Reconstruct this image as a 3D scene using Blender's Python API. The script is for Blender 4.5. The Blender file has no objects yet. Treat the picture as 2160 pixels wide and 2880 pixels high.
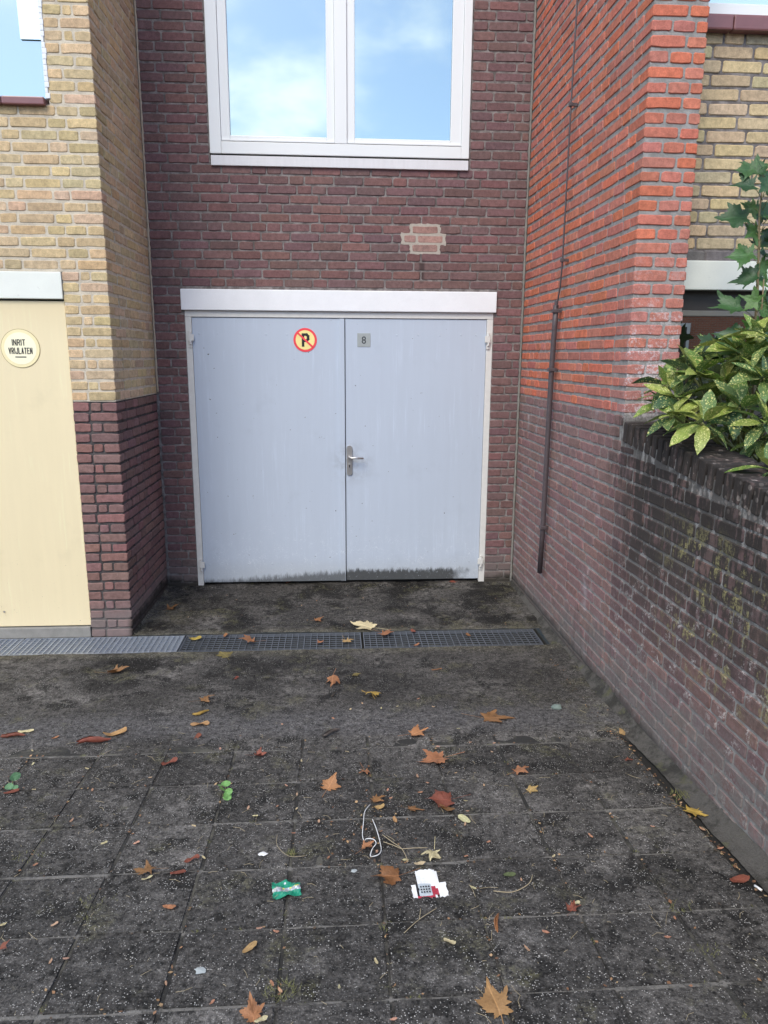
import bpy, bmesh, math, random
from mathutils import Vector, Matrix, noise
random.seed(7)
sc = bpy.context.scene
col = sc.collection
# ------------------------------------------------------------------ camera
YAW, PITCH, ROLL = math.radians(-3.7123), math.radians(12.0605), math.radians(0.3055)
CAM = Vector((0.116, -5.4834, 1.7252))
FW = Vector((-math.sin(YAW)*math.cos(PITCH), math.cos(YAW)*math.cos(PITCH), -math.sin(PITCH)))
R0 = Vector((math.cos(YAW), math.sin(YAW), 0)); U0 = R0.cross(FW)
RT = R0*math.cos(ROLL)+U0*math.sin(ROLL); UP = U0*math.cos(ROLL)-R0*math.sin(ROLL)
cd = bpy.data.cameras.new('camera'); cam = bpy.data.objects.new('camera', cd); col.objects.link(cam)
m = Matrix((RT, UP, -FW)).transposed().to_4x4(); m.translation = CAM; cam.matrix_world = m
cd.sensor_fit = 'HORIZONTAL'; cd.sensor_width = 36; cd.lens = 36*2057.5/2160
cd.clip_start = 0.05; cd.clip_end = 500; sc.camera = cam
# ------------------------------------------------------------------ world, sun, exposure
SUN_EL, SUN_AZ = math.radians(48), math.radians(206)   # azimuth clockwise from +Y: behind the camera, a little to the left
w = bpy.data.worlds.new('World'); sc.world = w; w.use_nodes = True
class G:
    """small helper round a node tree"""
    def __init__(s, t): s.t = t
    def n(s, typ, ins=None, **at):
        nd = s.t.nodes.new(typ)
        for k, v in at.items(): setattr(nd, k, v)
        for k, v in (ins or {}).items():
            if hasattr(v, 'is_output'): s.t.links.new(v, nd.inputs[k])
            else: nd.inputs[k].default_value = v
        return nd
    def math(s, op, a, b=0.0, c=0.0, clamp=False):
        return s.n('ShaderNodeMath', {0: a, 1: b, 2: c}, operation=op, use_clamp=clamp).outputs[0]
    def ss(s, v, a, b):     # smoothstep a..b -> 0..1 (a may exceed b)
        return s.n('ShaderNodeMapRange', {0: v, 1: a, 2: b, 3: 0.0, 4: 1.0}, interpolation_type='SMOOTHSTEP').outputs[0]
    def noise(s, vec, scale, detail=3.0, rough=0.55, dim='3D'):
        return s.n('ShaderNodeTexNoise', {'Vector': vec, 'Scale': scale, 'Detail': detail, 'Roughness': rough}).outputs[0]
    def vor(s, vec, scale, feat='F1'):
        return s.n('ShaderNodeTexVoronoi', {'Vector': vec, 'Scale': scale}, feature=feat)
    def mix(s, f, a, b, mode='MIX'):
        nd = s.n('ShaderNodeMix', data_type='RGBA', blend_type=mode)
        for i, v in ((0, f), (6, a), (7, b)):
            if hasattr(v, 'is_output'): s.t.links.new(v, nd.inputs[i])
            else: nd.inputs[i].default_value = (tuple(v)+(1,))[:4] if hasattr(v, '__len__') else v
        return nd.outputs[2]
    def scale(s, vec, v):
        return s.n('ShaderNodeVectorMath', {0: vec, 1: v}, operation='MULTIPLY').outputs[0]
    def mul(s, colr, f):    # colour * float socket
        return s.n('ShaderNodeVectorMath', {0: colr, 'Scale': f}, operation='SCALE').outputs[0]
wt = G(w.node_tree); wt.t.nodes.clear()
sky = wt.n('ShaderNodeTexSky', sky_type='NISHITA', sun_disc=False, sun_elevation=SUN_EL, sun_rotation=SUN_AZ, dust_density=0.8, ozone_density=1.6)
tc = wt.n('ShaderNodeTexCoord').outputs['Generated']
sx = wt.n('ShaderNodeSeparateXYZ', {0: tc})
den = wt.math('ADD', wt.math('MAXIMUM', sx.outputs[2], 0.0), 0.25)
cv = wt.n('ShaderNodeCombineXYZ', {0: wt.math('DIVIDE', sx.outputs[0], den), 1: wt.math('DIVIDE', sx.outputs[1], den), 2: 2.7})
cn = wt.noise(cv.outputs[0], 1.7, 6.0, 0.52)
cm = wt.ss(cn, 0.50, 0.70)
skyc = wt.mix(cm, sky.outputs[0], (8.9, 9.0, 8.2))
bg = wt.n('ShaderNodeBackground', {'Color': skyc, 'Strength': 0.15})
wo = wt.n('ShaderNodeOutputWorld', {0: bg.outputs[0]})
ld = bpy.data.lights.new('sun', 'SUN'); ld.energy = 1.15; ld.angle = math.radians(30); ld.color = (1.0, 0.92, 0.76)
sun = bpy.data.objects.new('sun', ld); col.objects.link(sun)
sd = Vector((math.sin(SUN_AZ)*math.cos(SUN_EL), math.cos(SUN_AZ)*math.cos(SUN_EL), math.sin(SUN_EL)))
sun.rotation_euler = sd.to_track_quat('Z', 'Y').to_euler(); sun.location = (0, 0, 12)
sc.view_settings.view_transform = 'Standard'; sc.view_settings.look = 'None'
sc.view_settings.exposure = 1.2; sc.view_settings.gamma = 1.0

# ------------------------------------------------------------------ small helpers
def lin(r, g, b):
    f = lambda c: (c/255/12.92) if c/255 <= 0.04045 else ((c/255+0.055)/1.055)**2.4
    return (f(r), f(g), f(b))
def scn(o, parent=None):
    col.objects.link(o)
    if parent: o.parent = parent
    return o
def empty(name, loc=(0, 0, 0), label=None, cat=None, group=None, parent=None):
    o = bpy.data.objects.new(name, None); o.location = loc; o.empty_display_size = 0.1; scn(o, parent)
    return tag(o, label, cat, group)
def tag(o, label=None, cat=None, group=None, kind=None):
    if label: o['label'] = label
    if cat: o['category'] = cat
    if group: o['group'] = group
    if kind: o['kind'] = kind
    return o
class MB:
    """collects vertices and faces, builds one mesh"""
    def __init__(s): s.v = []; s.f = []; s.mi = []; s.cur = 0
    def add(s, vs, fs):
        b = len(s.v); s.v += [tuple(p) for p in vs]
        for f in fs: s.f.append([b+i for i in f]); s.mi.append(s.cur)
        return s
    def box(s, x0, x1, y0, y1, z0, z1, bev=0.0, M=None):
        if bev <= 0:
            vs = [(x, y, z) for z in (z0, z1) for y in (y0, y1) for x in (x0, x1)]
            fs = [(0, 2, 3, 1), (4, 5, 7, 6), (0, 1, 5, 4), (2, 6, 7, 3), (0, 4, 6, 2), (1, 3, 7, 5)]
        else:
            bm = bmesh.new(); bmesh.ops.create_cube(bm, size=1)
            for q in bm.verts: q.co = Vector(((x0+x1)/2+q.co.x*(x1-x0), (y0+y1)/2+q.co.y*(y1-y0), (z0+z1)/2+q.co.z*(z1-z0)))
            bmesh.ops.bevel(bm, geom=bm.edges[:], offset=bev, segments=2, affect='EDGES', profile=0.6)
            bm.verts.index_update(); vs = [q.co.copy() for q in bm.verts]; fs = [[q.index for q in f.verts] for f in bm.faces]; bm.free()
        if M: vs = [M @ Vector(q) for q in vs]
        return s.add(vs, fs)
    def tube(s, pts, rad, seg=8, cap=True):
        pts = [Vector(p) for p in pts]; n = len(pts); rs = rad if hasattr(rad, '__len__') else [rad]*n
        vs = []; fs = []
        t0 = None; ref = None
        for i, p in enumerate(pts):
            t = (pts[min(i+1, n-1)]-pts[max(i-1, 0)]).normalized()
            if ref is None:
                ref = t.orthogonal().normalized()
            else:
                ref = (ref-t*ref.dot(t)).normalized()
            b = t.cross(ref)
            for k in range(seg):
                a = 2*math.pi*k/seg; vs.append(p+(ref*math.cos(a)+b*math.sin(a))*rs[i])
        for i in range(n-1):
            for k in range(seg):
                k2 = (k+1) % seg; fs.append((i*seg+k, i*seg+k2, (i+1)*seg+k2, (i+1)*seg+k))
        if cap: fs.append(tuple(range(seg-1, -1, -1))); fs.append(tuple(range((n-1)*seg, n*seg)))
        return s.add(vs, fs)
    def prism(s, poly, y0, y1):    # polygon in xz extruded along y (y0 front, y1 back)
        n = len(poly); vs = [(x, y0, z) for x, z in poly]+[(x, y1, z) for x, z in poly]
        fs = [tuple(range(n)), tuple(range(2*n-1, n-1, -1))]+[(i, i+n, (i+1) % n+n, (i+1) % n) for i in range(n)]
        return s.add(vs, fs)
    def mesh(s, name, mats, smooth=False, colors=None):
        me = bpy.data.meshes.new(name); me.from_pydata(s.v, [], s.f)
        for m_ in (mats if isinstance(mats, (list, tuple)) else [mats]): me.materials.append(m_)
        if any(s.mi): me.polygons.foreach_set('material_index', s.mi)
        if smooth: me.polygons.foreach_set('use_smooth', [True]*len(me.polygons))
        if colors:
            at = me.color_attributes.new('Col', 'FLOAT_COLOR', 'POINT')
            at.data.foreach_set('color', [c for cc in colors for c in cc])
        me.update(); return me
    def build(s, name, mats, parent=None, smooth=False, colors=None):
        return scn(bpy.data.objects.new(name, s.mesh(name, mats, smooth, colors)), parent)
def fixn(o):
    bm = bmesh.new(); bm.from_mesh(o.data); bmesh.ops.recalc_face_normals(bm, faces=bm.faces[:]); bm.to_mesh(o.data); bm.free(); return o
PROF = [(-60, .42), (-10, .42), (-6, .25), (-3.9, .09), (-3.0, .02), (-2.3, -.03), (-1.36, -.045), (-1.08, -.045), (-.9, -.04), (0, -.028), (.4, -.028)]
def zg(y):
    for (a, za), (b, zb) in zip(PROF, PROF[1:]):
        if y <= b: return za+(zb-za)*max(0, min(1, (y-a)/(b-a)))
    return PROF[-1][1]
def pix(p):      # projected position in the 2160 x 2880 frame, and depth: only used to rank bricks by how large they show
    d = Vector(p)-CAM; z = d.dot(FW)
    return (1080+2057.5*d.dot(RT)/max(z, .01), 1440-2057.5*d.dot(UP)/max(z, .01), z)

# ------------------------------------------------------------------ materials
def new_mat(name):
    m_ = bpy.data.materials.new(name); m_.use_nodes = True; g = G(m_.node_tree); g.t.nodes.clear(); return m_, g
def finish(g, colr, rough=0.8, height=None, bump=0.3, dist=0.002, metal=0.0, spec=0.5, **kw):
    p = g.n('ShaderNodeBsdfPrincipled', {'Base Color': colr if hasattr(colr, 'is_output') else (tuple(colr)+(1,))[:4], 'Roughness': rough, 'Metallic': metal, 'Specular IOR Level': spec, **kw})
    if height is not None:
        b = g.n('ShaderNodeBump', {'Height': height, 'Strength': bump, 'Distance': dist}); g.t.links.new(b.outputs[0], p.inputs['Normal'])
    g.n('ShaderNodeOutputMaterial', {0: p.outputs[0]}); return p
def pos(g): return g.n('ShaderNodeNewGeometry').outputs['Position']
def xyz(g, v):
    s_ = g.n('ShaderNodeSeparateXYZ', {0: v}); return s_.outputs[0], s_.outputs[1], s_.outputs[2]
def simple(name, c, rough=0.6, var=0.12, scale=14, bump=0.15, fine=160, metal=0.0, spec=0.5, spots=0.0, streak=False):
    m_, g = new_mat(name); P = pos(g)
    n1 = g.noise(g.scale(P, (scale, scale, scale*(0.12 if streak else 1))), 1.0, 4.0)
    n2 = g.noise(P, fine, 3.0)
    k = g.math('ADD', g.math('MULTIPLY', g.math('SUBTRACT', n1, .5), 2*var), 1.0)
    k = g.math('ADD', k, g.math('MULTIPLY', g.math('SUBTRACT', n2, .5), var))
    c1 = g.mul(c, k)
    if spots: c1 = g.mix(g.ss(g.noise(P, scale*3, 5.0, .65), .66, .74), c1, [x*(1-spots) for x in c])
    finish(g, c1, rough, n2, bump, .001, metal, spec); return m_
# weathering of the right-hand and garden wall: stains that have a shape of their own
def weather_right(g, P, c, mo=1.0):
    X, Y, Z = xyz(g, P)
    big = g.noise(P, 2.6, 9.0, .70); mid = g.noise(P, 9, 7.0, .70); fin = g.noise(P, 80, 5.0, .75)
    strk = g.noise(g.scale(P, (30, 30, 4.5)), 1.0, 4.0, .6)
    yy = g.math('ADD', Y, g.math('MULTIPLY', g.math('SUBTRACT', big, .5), .8))
    garden = g.ss(yy, -1.66, -2.22)
    low = g.ss(g.math('ADD', Z, g.math('MULTIPLY', g.math('SUBTRACT', mid, .5), .5)), .15, .5)
    below = g.ss(Z, 1.46, 1.435)
    # dull, sun-bleached pink grime on the lower brickwork
    c = g.mix(g.math('MULTIPLY', g.math('MULTIPLY', below, g.ss(fin, .45, .75)), .35), c, (.30, .27, .26))
    # black algae
    blk = g.math('MULTIPLY', garden, g.ss(g.math('ADD', g.math('MULTIPLY', strk, .65), g.math('MULTIPLY', mid, .55)), .51, .58))
    blk = g.math('MULTIPLY', g.math('MULTIPLY', blk, g.ss(g.math('ADD', Z, g.math('MULTIPLY', g.math('SUBTRACT', big, .5), .6)), .30, .95)), g.ss(Z, 1.46, 1.43))
    c = g.mix(g.math('MULTIPLY', blk, .92*(1 if mo == 1 else .6)), c, (.022, .019, .018))
    if mo == 1: c = g.mix(g.math('MULTIPLY', g.math('MULTIPLY', g.math('MULTIPLY', garden, below), g.ss(Z, .15, .9)), .55), c, (.052, .043, .038))
    # round lichen spots, mostly on the coping
    vl = g.vor(P, 34.0); rl = xyz(g, vl.outputs['Color'])[0]
    lic = g.math('MULTIPLY', g.math('MULTIPLY', g.ss(vl.outputs[0], .40, .30), g.ss(rl, .62, .66)), g.math('MULTIPLY', g.ss(Y, -2.1, -2.45), g.math('MULTIPLY', below, g.ss(g.math('ADD', Z, g.math('MULTIPLY', Y, -.1075)), 1.44, 1.52))))
    c = g.mix(g.math('MULTIPLY', lic, .75), c, (.34, .29, .26))
    # salt bloom on the pier face
    pb = g.math('MULTIPLY', g.math('MULTIPLY', g.ss(Y, -1.90, -1.935), g.ss(Z, 1.40, 1.46)), g.math('MULTIPLY', g.ss(Z, 2.35, 1.6), g.ss(g.math('ADD', g.math('MULTIPLY', mid, .5), g.math('MULTIPLY', fin, .5)), .49, .58)))
    c = g.mix(g.math('MULTIPLY', pb, .8), c, (.60, .55, .56))
    # olive lichen
    ol = g.math('MULTIPLY', g.math('MULTIPLY', g.math('MULTIPLY', g.ss(Y, -2.35, -2.7), g.ss(Z, .35, .6)), g.ss(Z, 1.12, .98)), g.math('MULTIPLY', g.ss(g.math('ADD', g.math('MULTIPLY', mid, .55), g.math('MULTIPLY', strk, .45)), .52, .58), g.ss(fin, .42, .55)))
    zc = g.math('ADD', Z, g.math('MULTIPLY', Y, -.1075))
    tg = g.math('MULTIPLY', g.math('MULTIPLY', g.math('MULTIPLY', garden, below), g.ss(zc, 1.22, 1.50)), g.ss(g.math('ADD', g.math('MULTIPLY', strk, .5), g.math('MULTIPLY', mid, .5)), .40, .52))
    c = g.mix(g.math('MULTIPLY', tg, .75*mo), c, (.024, .020, .018))
    c = g.mix(g.math('MULTIPLY', ol, .75), c, (.30, .27, .12))
    # white lime bloom
    wb = g.math('MULTIPLY', g.ss(yy, -1.7, -2.3), g.math('MULTIPLY', g.ss(g.noise(P, 13, 5.0, .65), .53, .63), g.ss(fin, .48, .58)))
    wb = g.math('MULTIPLY', wb, g.ss(Z, .95, .6))
    c = g.mix(g.math('MULTIPLY', wb, .75), c, (.47, .44, .42))
    wb2 = g.math('MULTIPLY', g.math('MULTIPLY', g.ss(g.noise(P, 5.5, 5.0, .65), .56, .72), below), g.ss(Y, -2.0, -1.6))
    c = g.mix(g.math('MULTIPLY', wb2, .5), c, (.40, .37, .38))
    # grey cement wash along the foot
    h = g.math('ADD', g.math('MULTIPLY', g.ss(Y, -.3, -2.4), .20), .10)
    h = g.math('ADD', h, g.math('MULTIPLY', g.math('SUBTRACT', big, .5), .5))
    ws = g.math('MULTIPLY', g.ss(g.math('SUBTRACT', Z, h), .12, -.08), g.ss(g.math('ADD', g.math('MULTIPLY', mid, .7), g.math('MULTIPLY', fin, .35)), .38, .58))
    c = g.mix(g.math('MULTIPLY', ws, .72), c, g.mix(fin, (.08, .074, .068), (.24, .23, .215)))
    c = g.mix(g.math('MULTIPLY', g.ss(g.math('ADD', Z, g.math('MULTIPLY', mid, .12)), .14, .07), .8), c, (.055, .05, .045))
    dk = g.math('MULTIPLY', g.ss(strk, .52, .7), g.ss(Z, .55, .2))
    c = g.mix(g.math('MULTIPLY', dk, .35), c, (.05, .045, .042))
    return c
def weather_left(g, P, c):
    X, Y, Z = xyz(g, P)
    mid = g.noise(P, 9, 5.0, .65); fin = g.noise(P, 60, 4.0, .7)
    z2 = g.math('ADD', Z, g.math('MULTIPLY', g.math('SUBTRACT', mid, .5), .12))
    c = g.mix(g.math('MULTIPLY', g.ss(z2, .22, .05), .6), c, (.19, .17, .16))
    c = g.mix(g.math('MULTIPLY', g.math('MULTIPLY', g.ss(z2, .085, .04), g.ss(X, -1.24, -1.20)), .9), c, (.03, .024, .02))
    c = g.mix(g.math('MULTIPLY', g.ss(fin, .62, .8), .25), c, (.5, .45, .40))
    return c
def weather_mid(g, P, c):
    X, Y, Z = xyz(g, P)
    mid = g.noise(P, 7, 5.0, .65); fin = g.noise(P, 60, 4.0, .7)
    c = g.mix(g.math('MULTIPLY', g.ss(mid, .50, .72), .45), c, (.085, .055, .055))
    c = g.mix(g.math('MULTIPLY', g.ss(fin, .60, .80), .22), c, (.42, .38, .37))
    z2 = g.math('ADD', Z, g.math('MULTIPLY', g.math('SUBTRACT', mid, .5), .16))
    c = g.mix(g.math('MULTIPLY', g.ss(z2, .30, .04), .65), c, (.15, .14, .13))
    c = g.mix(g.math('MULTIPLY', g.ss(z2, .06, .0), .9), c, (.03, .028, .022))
    # soot run below the repaired patch
    run = g.math('MULTIPLY', g.ss(g.math('ABSOLUTE', g.math('SUBTRACT', X, .735)), .03, .008), g.math('MULTIPLY', g.ss(Z, 2.22, 2.27), g.ss(Z, 2.42, 2.37)))
    c = g.mix(g.math('MULTIPLY', run, .7), c, (.03, .022, .022))
    return c
def weather_none(g, P, c):
    return g.mix(g.math('MULTIPLY', g.ss(g.noise(P, 60, 4.0, .7), .62, .8), .2), c, (.55, .50, .45))
def brick_mat(name, weather, attr=False):
    m_, g = new_mat(name); P = pos(g)
    if attr: base = g.n('ShaderNodeAttribute', attribute_name='Col').outputs['Color']
    else: base = g.n('ShaderNodeObjectInfo').outputs['Color']
    n1 = g.noise(P, 38, 5.0, .62); n2 = g.noise(P, 210, 4.0, .6)
    k = g.math('ADD', g.math('MULTIPLY', g.math('SUBTRACT', n1, .5), 1.15), 1.0)
    k = g.math('ADD', k, g.math('MULTIPLY', g.math('SUBTRACT', n2, .5), .9))
    k = g.math('MAXIMUM', k, .25)
    c = weather(g, P, g.mul(base, k))
    h = g.math('ADD', g.math('MULTIPLY', n1, .9), g.math('MULTIPLY', n2, .5))
    finish(g, c, .86, h, .55, .004, spec=.3); return m_
def mortar_mat(name, a, b, weather):
    m_, g = new_mat(name); P = pos(g)
    n1 = g.noise(P, 16, 5.0, .65); n2 = g.noise(P, 150, 4.0, .65)
    c = g.mix(g.ss(n1, .35, .68), a, b)
    c = g.mul(c, g.math('ADD', .7, g.math('MULTIPLY', n2, .6)))
    c = weather(g, P, c)
    finish(g, c, .95, g.math('ADD', n1, g.math('MULTIPLY', n2, .7)), .7, .006, spec=.2); return m_
def weather_id(g, P, c): return c
def weather_midm(g, P, c):
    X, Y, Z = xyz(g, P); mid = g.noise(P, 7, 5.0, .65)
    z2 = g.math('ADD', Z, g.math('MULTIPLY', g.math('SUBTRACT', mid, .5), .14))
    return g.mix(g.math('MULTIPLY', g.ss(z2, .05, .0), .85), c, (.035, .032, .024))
WN = {'left': weather_left, 'mid': weather_mid, 'right': weather_right, 'plain': weather_none}
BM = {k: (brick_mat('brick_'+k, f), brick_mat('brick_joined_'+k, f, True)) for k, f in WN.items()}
M_ML = mortar_mat('mortar_pale', (.60, .53, .42), (.48, .42, .335), weather_left)
M_MLD = mortar_mat('mortar_dark', (.055, .05, .05), (.10, .09, .088), weather_left)
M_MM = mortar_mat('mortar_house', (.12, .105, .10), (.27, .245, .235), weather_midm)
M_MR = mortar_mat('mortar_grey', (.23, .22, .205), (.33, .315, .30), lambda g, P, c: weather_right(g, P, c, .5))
M_BEAD_L = simple('sealant_beige', (.44, .37, .28), .9, .2, 30, .5)
M_BEAD_R = simple('sealant_grey', (.20, .19, .17), .9, .3, 20, .5)
M_CREAM = simple('patch_mortar', (.40, .36, .31), .95, .25, 40, .6)
M_WHITE = simple('white_paint', (.72, .73, .75), .5, .05, 5, .08, streak=True)
M_UPVC = simple('window_frame_white', (.76, .78, .78), .35, .04, 5, .03, streak=True)
M_BOARD = simple('weathered_white_board', (.66, .66, .68), .6, .10, 40, .2, streak=True)
M_LINT = simple('painted_concrete_white', (.80, .81, .83), .7, .08, 9, .35, spots=.1)
M_LINTG = simple('painted_concrete_cream', (.74, .75, .68), .7, .07, 9, .45, spots=.15)
M_SHADE = simple('painted_shade', (.015, .014, .013), .9)  # near-black colour stands in for shade in gaps and rooms
M_STEEL = simple('satin_steel', (.62, .60, .58), .32, .05, 30, .05, metal=.85)
M_BLACK = simple('black_print', (.012, .012, .014), .5)
M_RED = simple('sign_red', lin(238, 72, 82), .45, .06, 20, .03)
M_SIGNY = simple('sign_cream', lin(244, 226, 150), .45, .08, 25, .03)
M_SIGNI = simple('sign_ivory', lin(238, 224, 176), .4, .06, 18, .03, spots=.12)
M_SIGNW = simple('sign_ivory_pale', lin(246, 238, 205), .4, .06, 18, .03, spots=.1); M_SIGNR = simple('sign_rim', lin(150, 130, 84), .5)
M_PLATE = simple('plate_grey', (.35, .38, .38), .35, .08, 40, .03)
M_DIGIT = simple('digit_grey', (.045, .05, .055), .5)
M_SILLT = simple('glazed_sill_tile', lin(126, 84, 84), .3, .12, 25, .08, spots=.3)
M_PIPE = simple('tarred_pipe', (.075, .058, .062), .5, .35, 60, .35, fine=220)
M_GALV = simple('galvanised_steel', (.56, .60, .66), .42, .2, 35, .15, metal=.75)
M_IRON = simple('dark_grate_steel', (.17, .185, .21), .45, .3, 40, .25, metal=.5)
M_TROUGH = simple('drain_muck', (.022, .022, .018), .8, .5, 20, .5)
M_TIMBER = simple('dark_brown_timber', (.045, .037, .032), .5, .2, 20, .2)
M_STRIPB = simple('beige_frame', (.20, .19, .165), .5, .1, 20, .1)
M_SOIL = simple('planter_soil', (.02, .015, .01), .95, .5, 30, 1.0)
def glass_mat(name, tint, fac, rough=.0, dark=(.02, .025, .03)):
    m_, g = new_mat(name); P = pos(g)
    wob = g.noise(P, 1.3, 2.0)
    b = g.n('ShaderNodeBump', {'Height': wob, 'Strength': .06, 'Distance': .02})
    gl = g.n('ShaderNodeBsdfGlossy', {'Color': tuple(tint)+(1,), 'Roughness': rough}); g.t.links.new(b.outputs[0], gl.inputs['Normal'])
    df = g.n('ShaderNodeBsdfDiffuse', {'Color': tuple(dark)+(1,)})
    mx = g.n('ShaderNodeMixShader', {0: fac, 1: df.outputs[0], 2: gl.outputs[0]})
    g.n('ShaderNodeOutputMaterial', {0: mx.outputs[0]}); return m_
M_GLASS = glass_mat('reflective_glazing', (.84, .98, 1.0), .38, .0, (.06, .085, .095))  # blue-grey diffuse part paints a haze over the mirrored sky
M_GLASSD = glass_mat('dark_garage_glass', (.9, .9, .9), .30, .01, (.012, .009, .007))
M_GLASSP = glass_mat('pale_glass', (.9, .97, .95), .5, .02, (.42, .52, .48))  # pale tone is put into the diffuse colour of the pane
def door_mat(name, base, yellow=False):
    m_, g = new_mat(name); P = pos(g); X, Y, Z = xyz(g, P)
    st = g.noise(g.scale(P, (26, 26, 1.6)), 1.0, 4.0, .6); big = g.noise(P, 1.6, 4.0, .55); fin = g.noise(P, 140, 3.0)
    k = g.math('ADD', .92, g.math('MULTIPLY', g.math('ADD', g.math('MULTIPLY', st, .5), g.math('MULTIPLY', big, .5)), .16))
    c = g.mul(base, k)
    mid = g.noise(P, 11, 5.0, .65)
    chalk = g.math('MULTIPLY', g.ss(g.noise(g.scale(P, (55, 55, 2.2)), 1.0, 6.0, .7), .52, .70), g.ss(g.noise(P, 2.1, 4.0), .42, .62))
    c = g.mix(g.math('MULTIPLY', chalk, .35), c, [min(.9, x*1.35) for x in base])
    c = g.mix(g.math('MULTIPLY', g.ss(g.noise(P, 3.1, 6.0, .65), .55, .75), .25), c, [x*.7 for x in base])
    if yellow:
        c = g.mix(g.math('MULTIPLY', g.ss(g.noise(P, 90, 3.0, .6), .70, .76), g.ss(Z, .9, .1)), c, (.25, .21, .13))
        c = g.mix(g.math('MULTIPLY', g.ss(Z, 1.75, 2.05), .25), c, (.55, .42, .22))
        ro = .42
    else:
        z2 = g.math('ADD', Z, g.math('MULTIPLY', g.math('SUBTRACT', g.noise(g.scale(P, (46, 46, 12)), 1.0, 7.0, .75), .5), .13))
        # chalky snail-track bloom near the foot
        vo = g.n('ShaderNodeTexVoronoi', {'Vector': g.n('ShaderNodeVectorMath', {0: P, 1: g.n('ShaderNodeTexNoise', {'Vector': P, 'Scale': 9.0, 'Detail': 3.0}).outputs[1]}, operation='ADD').outputs[0], 'Scale': 9.0}, feature='DISTANCE_TO_EDGE')
        tr = g.math('MULTIPLY', g.ss(vo.outputs[0], .035, .0), g.math('MULTIPLY', g.ss(Z, .62, .15), g.ss(mid, .40, .60)))
        c = g.mix(g.math('MULTIPLY', tr, .7), c, (.72, .77, .83))
        gr = g.math('MULTIPLY', g.ss(g.n('ShaderNodeVectorMath', {0: P, 1: (.225, .01, .93)}, operation='DISTANCE').outputs['Value'], .22, .05), g.ss(mid, .40, .60))
        c = g.mix(g.math('MULTIPLY', gr, .35), c, (.25, .26, .28))
        c = g.mix(g.math('MULTIPLY', g.ss(Z, .22, .06), .35), c, (.40, .42, .42))
        # black mould on the right leaf, thinner on the left
        mr = g.math('MULTIPLY', g.ss(z2, .105, .070), g.math('MULTIPLY', g.ss(X, .172, .185), g.ss(g.math('ADD', X, g.math('MULTIPLY', mid, .3)), 1.33, 1.15)))
        zl = g.math('ADD', .012, g.math('MULTIPLY', g.ss(X, -.85, .17), .055))
        ml = g.math('MULTIPLY', g.ss(g.math('SUBTRACT', z2, zl), .03, -.02), g.ss(X, .19, .165))
        mm = g.math('MAXIMUM', mr, g.math('MULTIPLY', ml, .85))
        mm = g.math('MULTIPLY', mm, g.ss(g.noise(P, 60, 5.0, .8), .30, .40))
        c = g.mix(g.math('MULTIPLY', mm, .90), c, g.mix(g.noise(P, 40, 4.0, .7), (.012, .012, .010), (.055, .055, .05)))
        c = g.mix(g.ss(g.noise(P, 45, 2.0, .5), .765, .78), c, (.10, .10, .11))
        ro = .36
    finish(g, c, ro, g.math('ADD', g.math('MULTIPLY', st, .5), g.math('MULTIPLY', fin, .4)), .10, .002, spec=.5); return m_
M_DOOR = door_mat('door_grey_blue', (.475, .535, .625))
M_DOORY = door_mat('door_buff', (.79, .67, .43), True)
M_FRAMEP = simple('peeling_white_paint', (.66, .65, .62), .6, .12, 25, .3, spots=.45)
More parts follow.
